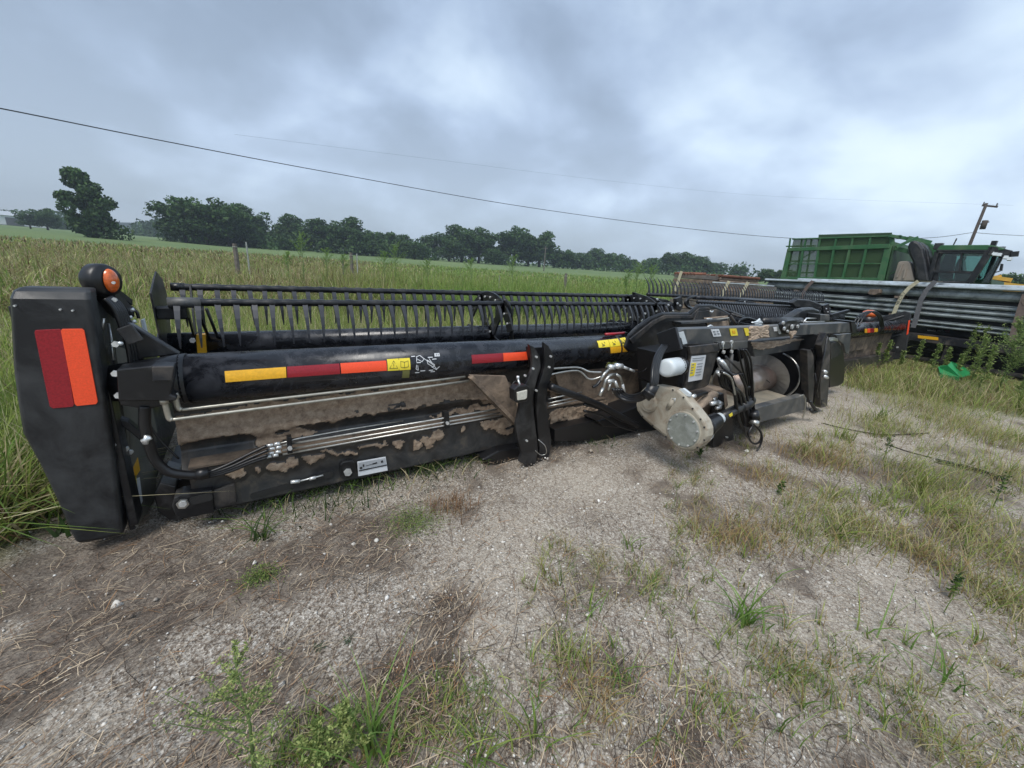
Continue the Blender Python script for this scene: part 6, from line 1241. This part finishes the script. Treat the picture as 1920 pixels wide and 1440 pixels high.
def small_leaves(pts, size, cols, wt, jit=.3):
    n = len(pts); P = np.array([tuple(p) for p in pts]); a = rng.normal(size=(n, 3)); a[:, 2] = np.abs(a[:, 2])*.5; a /= np.linalg.norm(a, axis=1)[:, None]; b = np.cross(a, rng.normal(size=(n, 3))); b /= np.linalg.norm(b, axis=1)[:, None]; s = size*rng.uniform(.6, 1.3, n)[:, None]
    V = np.stack([P, P+a*s*.5+b*s*.22, P+a*s, P+a*s*.5-b*s*.22], 1).reshape(-1, 3); F = (np.arange(n)[:, None, None]*4+np.array([[0, 1, 2], [0, 2, 3]])[None]).reshape(-1, 3)
    return V, F, np.repeat(palette(n, cols, wt, jit), 4, 0)
def bushy(P, h, nb, nl, size, label, cols, wt, spread=.4, name='weed_plant', group=None, first=.25):
    b = MB(); pts = []; top = P+ZZ*h; b.tube([P, P+ZZ*h*.5+Vector((.02*h, 0, 0)), top], [.010*h+.002, .006*h+.001, .001], 6)
    for i in range(nb):
        t_ = first+(1-first)*i/nb; q = P.lerp(top, t_); a = random.uniform(0, 6.28); L = h*spread*(1.15-t_)*random.uniform(.7, 1.2)
        e = q+Vector((math.cos(a)*L, math.sin(a)*L, L*random.uniform(.7, 1.2))); m_ = q.lerp(e, .5)-ZZ*L*.08; b.tube([q, m_, e], [.003*h+.001, .002*h+.0006, .0006], 4, caps=False)
        for k in range(nl//nb):
            u = random.uniform(.15, 1.05); c = q.lerp(e, u); pts.append(c+Vector((random.gauss(0, 1), random.gauss(0, 1), random.gauss(0, 1)))*L*.05)
    for k in range(nl//4): pts.append(P.lerp(top, random.uniform(first*.5, 1.03))+Vector((random.gauss(0, 1), random.gauss(0, 1), 0))*h*.03)
    return plant(name, P, label, 'weed', b, small_leaves(pts, size, cols, wt), group)
GL = [(.17, .25, .065), (.25, .31, .09), (.10, .15, .045)]; TIP = [(.40, .45, .17), (.24, .32, .10), (.12, .18, .055)]
g_ = at(475, 1440, Z=G0); g_ = at(480, 1480, Z=G0); top = at(455, 1225, Y=g_.y)
bushy(g_, max(.24, top.z-G0), 20, 1500, .010, 'tall flowering weed with pale yellow green buds at the bottom left', TIP, [3, 2, 2], .42)
bushy(at(600, 1450, Z=G0), .20, 16, 1200, .012, 'leafy green weed right of the tall flowering weed', TIP, [2, 2, 2], .4); bushy(at(650, 1430, Z=G0), .24, 18, 1500, .012, 'bushy weed with yellow tipped shoots at the bottom', TIP, [3, 2, 1], .35)
def lowmat(px, py, rr, n, hgt, label, cols=None):
    p = at(px, py, Z=G0); pts = [p+Vector((random.gauss(0, rr*.45), random.gauss(0, rr*.4), abs(random.gauss(0, hgt*.5))+.004)) for _ in range(n)]; b = MB()
    for k in range(14): q = random.choice(pts); b.tube([p+(q-p)*.1, q], [.0015, .0008], 4, caps=False)
    plant('low_weed', p, label, 'weed', b, small_leaves(pts, .010, cols or GL, [2, 2, 2]), 'low spreading weeds on the gravel')
lowmat(488, 1090, .09, 1500, .055, 'small round bright green low weed on brown thatch'); lowmat(775, 985, .20, 2600, .07, 'wide spreading green low weed in front of the rear rail'); lowmat(600, 1215, .03, 120, .01, 'tiny grey green seedling on the gravel left of centre', [(.10, .15, .09)]*3)
lowmat(650, 1205, .03, 120, .01, 'tiny grey green seedling on the gravel nearer the centre', [(.10, .15, .09)]*3)
for px, ytop, D, l in ((575, 437, 13.5, 'tallest feathery weed before the centre tree belt'), (548, 470, 13, 'feathery weed just left of the tallest feathery weed'), (618, 465, 14, 'feathery weed with curled top left of the thick centre post'), (650, 476, 13, 'short feathery weed right before the thick centre post'), (722, 470, 13, 'feathery weed left of the branched feathery weed'), (742, 457, 13, 'branched feathery weed right of the thick centre post'), (800, 484, 14, 'small feathery weed right of the branched one'),
    (880, 483, 14, 'feathery weed standing below the middle tree clump'), (955, 477, 14, 'feathery weed left of the thin pole in the field'), (1183, 489, 13.5, 'feathery weed left of the timber stack'), (1208, 496, 13, 'feathery weed closest to the timber stack'), (1165, 505, 12.5, 'low feathery weed farthest left of the timber stack')):
    D += 6; P = fg(px, D); tp = far(px, ytop+4, D); bushy(P, tp.z-P.z, 16, 800, .042, l, [(.17, .28, .07), (.23, .35, .10), (.13, .21, .06)], [2, 2, 1], .46, first=.6, group='feathery weeds in the field')
P = at(1868, 740, Z=G0); tp = at(1858, 604, Y=P.y); bushy(P, tp.z-G0, 34, 3800, .030, 'large bushy weed growing in front of the black platform at right', [(.20, .29, .09), (.30, .37, .13), (.11, .18, .06)], [2, 2, 1], .42, first=.3)
for px, py, yt, l in ((1812, 735, 640, 'upright weed left of the large bushy weed'), (1788, 712, 668, 'pale weed spike behind the green panel'), (1830, 740, 655, 'second upright weed beside the large bushy weed'), (1905, 760, 668, 'leafy weed right of the large bushy weed'), (1714, 690, 640, 'weed spike beside the far end shield'), (1742, 705, 648, 'tall weed spike left of the green panel'), (1636, 690, 645, 'weed spike in front of the far header end'), (1655, 690, 640, 'weed spike at the yellow decal of the far shield'), (1685, 690, 660, 'small weed spike under the far shield'), (1765, 700, 655, 'thin weed spike above the green panel'), (1799, 700, 610, 'thin weed in front of the black beam'), (1817, 705, 615, 'thin weed nearest the white mark of the black beam')):
    P = at(px, py, Z=G0); tp = at(px+2, yt, Y=P.y) if abs(P.y) > .5 else far(px, yt, math.hypot(P.x, P.y)); bushy(P, max(.2, tp.z-G0), 14, 700, .034, l, [(.22, .31, .09), (.32, .38, .14), (.15, .22, .06)], [2, 2, 1], .12, group='weed spikes at the right')
for px, py, h, l in ((1860, 955, .30, 'dark thin upright weed on the right gravel'), (1655, 865, .25, 'thin green weed left of the black rubber strip'), (1310, 860, .10, 'small seedling on the gravel under the hanging hoses'), (1780, 1120, .14, 'thin forked seedling at the right'), (1460, 930, .12, 'leaning dead stalk on the right gravel')):
    bushy(at(px, py, Z=G0), h, 7, 90, .022, l, [DG, GREEN, (.05, .09, .03)], [2, 1, 1], .3)
# ================================================================== HAZE
hz = MB().box((0, 0, 0), 2600, 2600, 1).build('haze', BLACK); hz.data.materials.clear()
for v in hz.data.vertices: v.co.z = -1.5 if v.co.z < 0 else 95
hm = bpy.data.materials.new('air'); hm.use_nodes = True; t = hm.node_tree; t.nodes.clear(); o_ = N(t, 'ShaderNodeOutputMaterial'); pv = N(t, 'ShaderNodeVolumePrincipled'); pv.inputs['Density'].default_value = .0007; pv.inputs['Color'].default_value = (.70, .80, .92, 1); pv.inputs['Anisotropy'].default_value = .2
t.links.new(pv.outputs[0], o_.inputs['Volume']); hz.data.materials.append(hm); tag(hz, 'thin bluish summer haze over the field', 'haze', None, 'stuff')
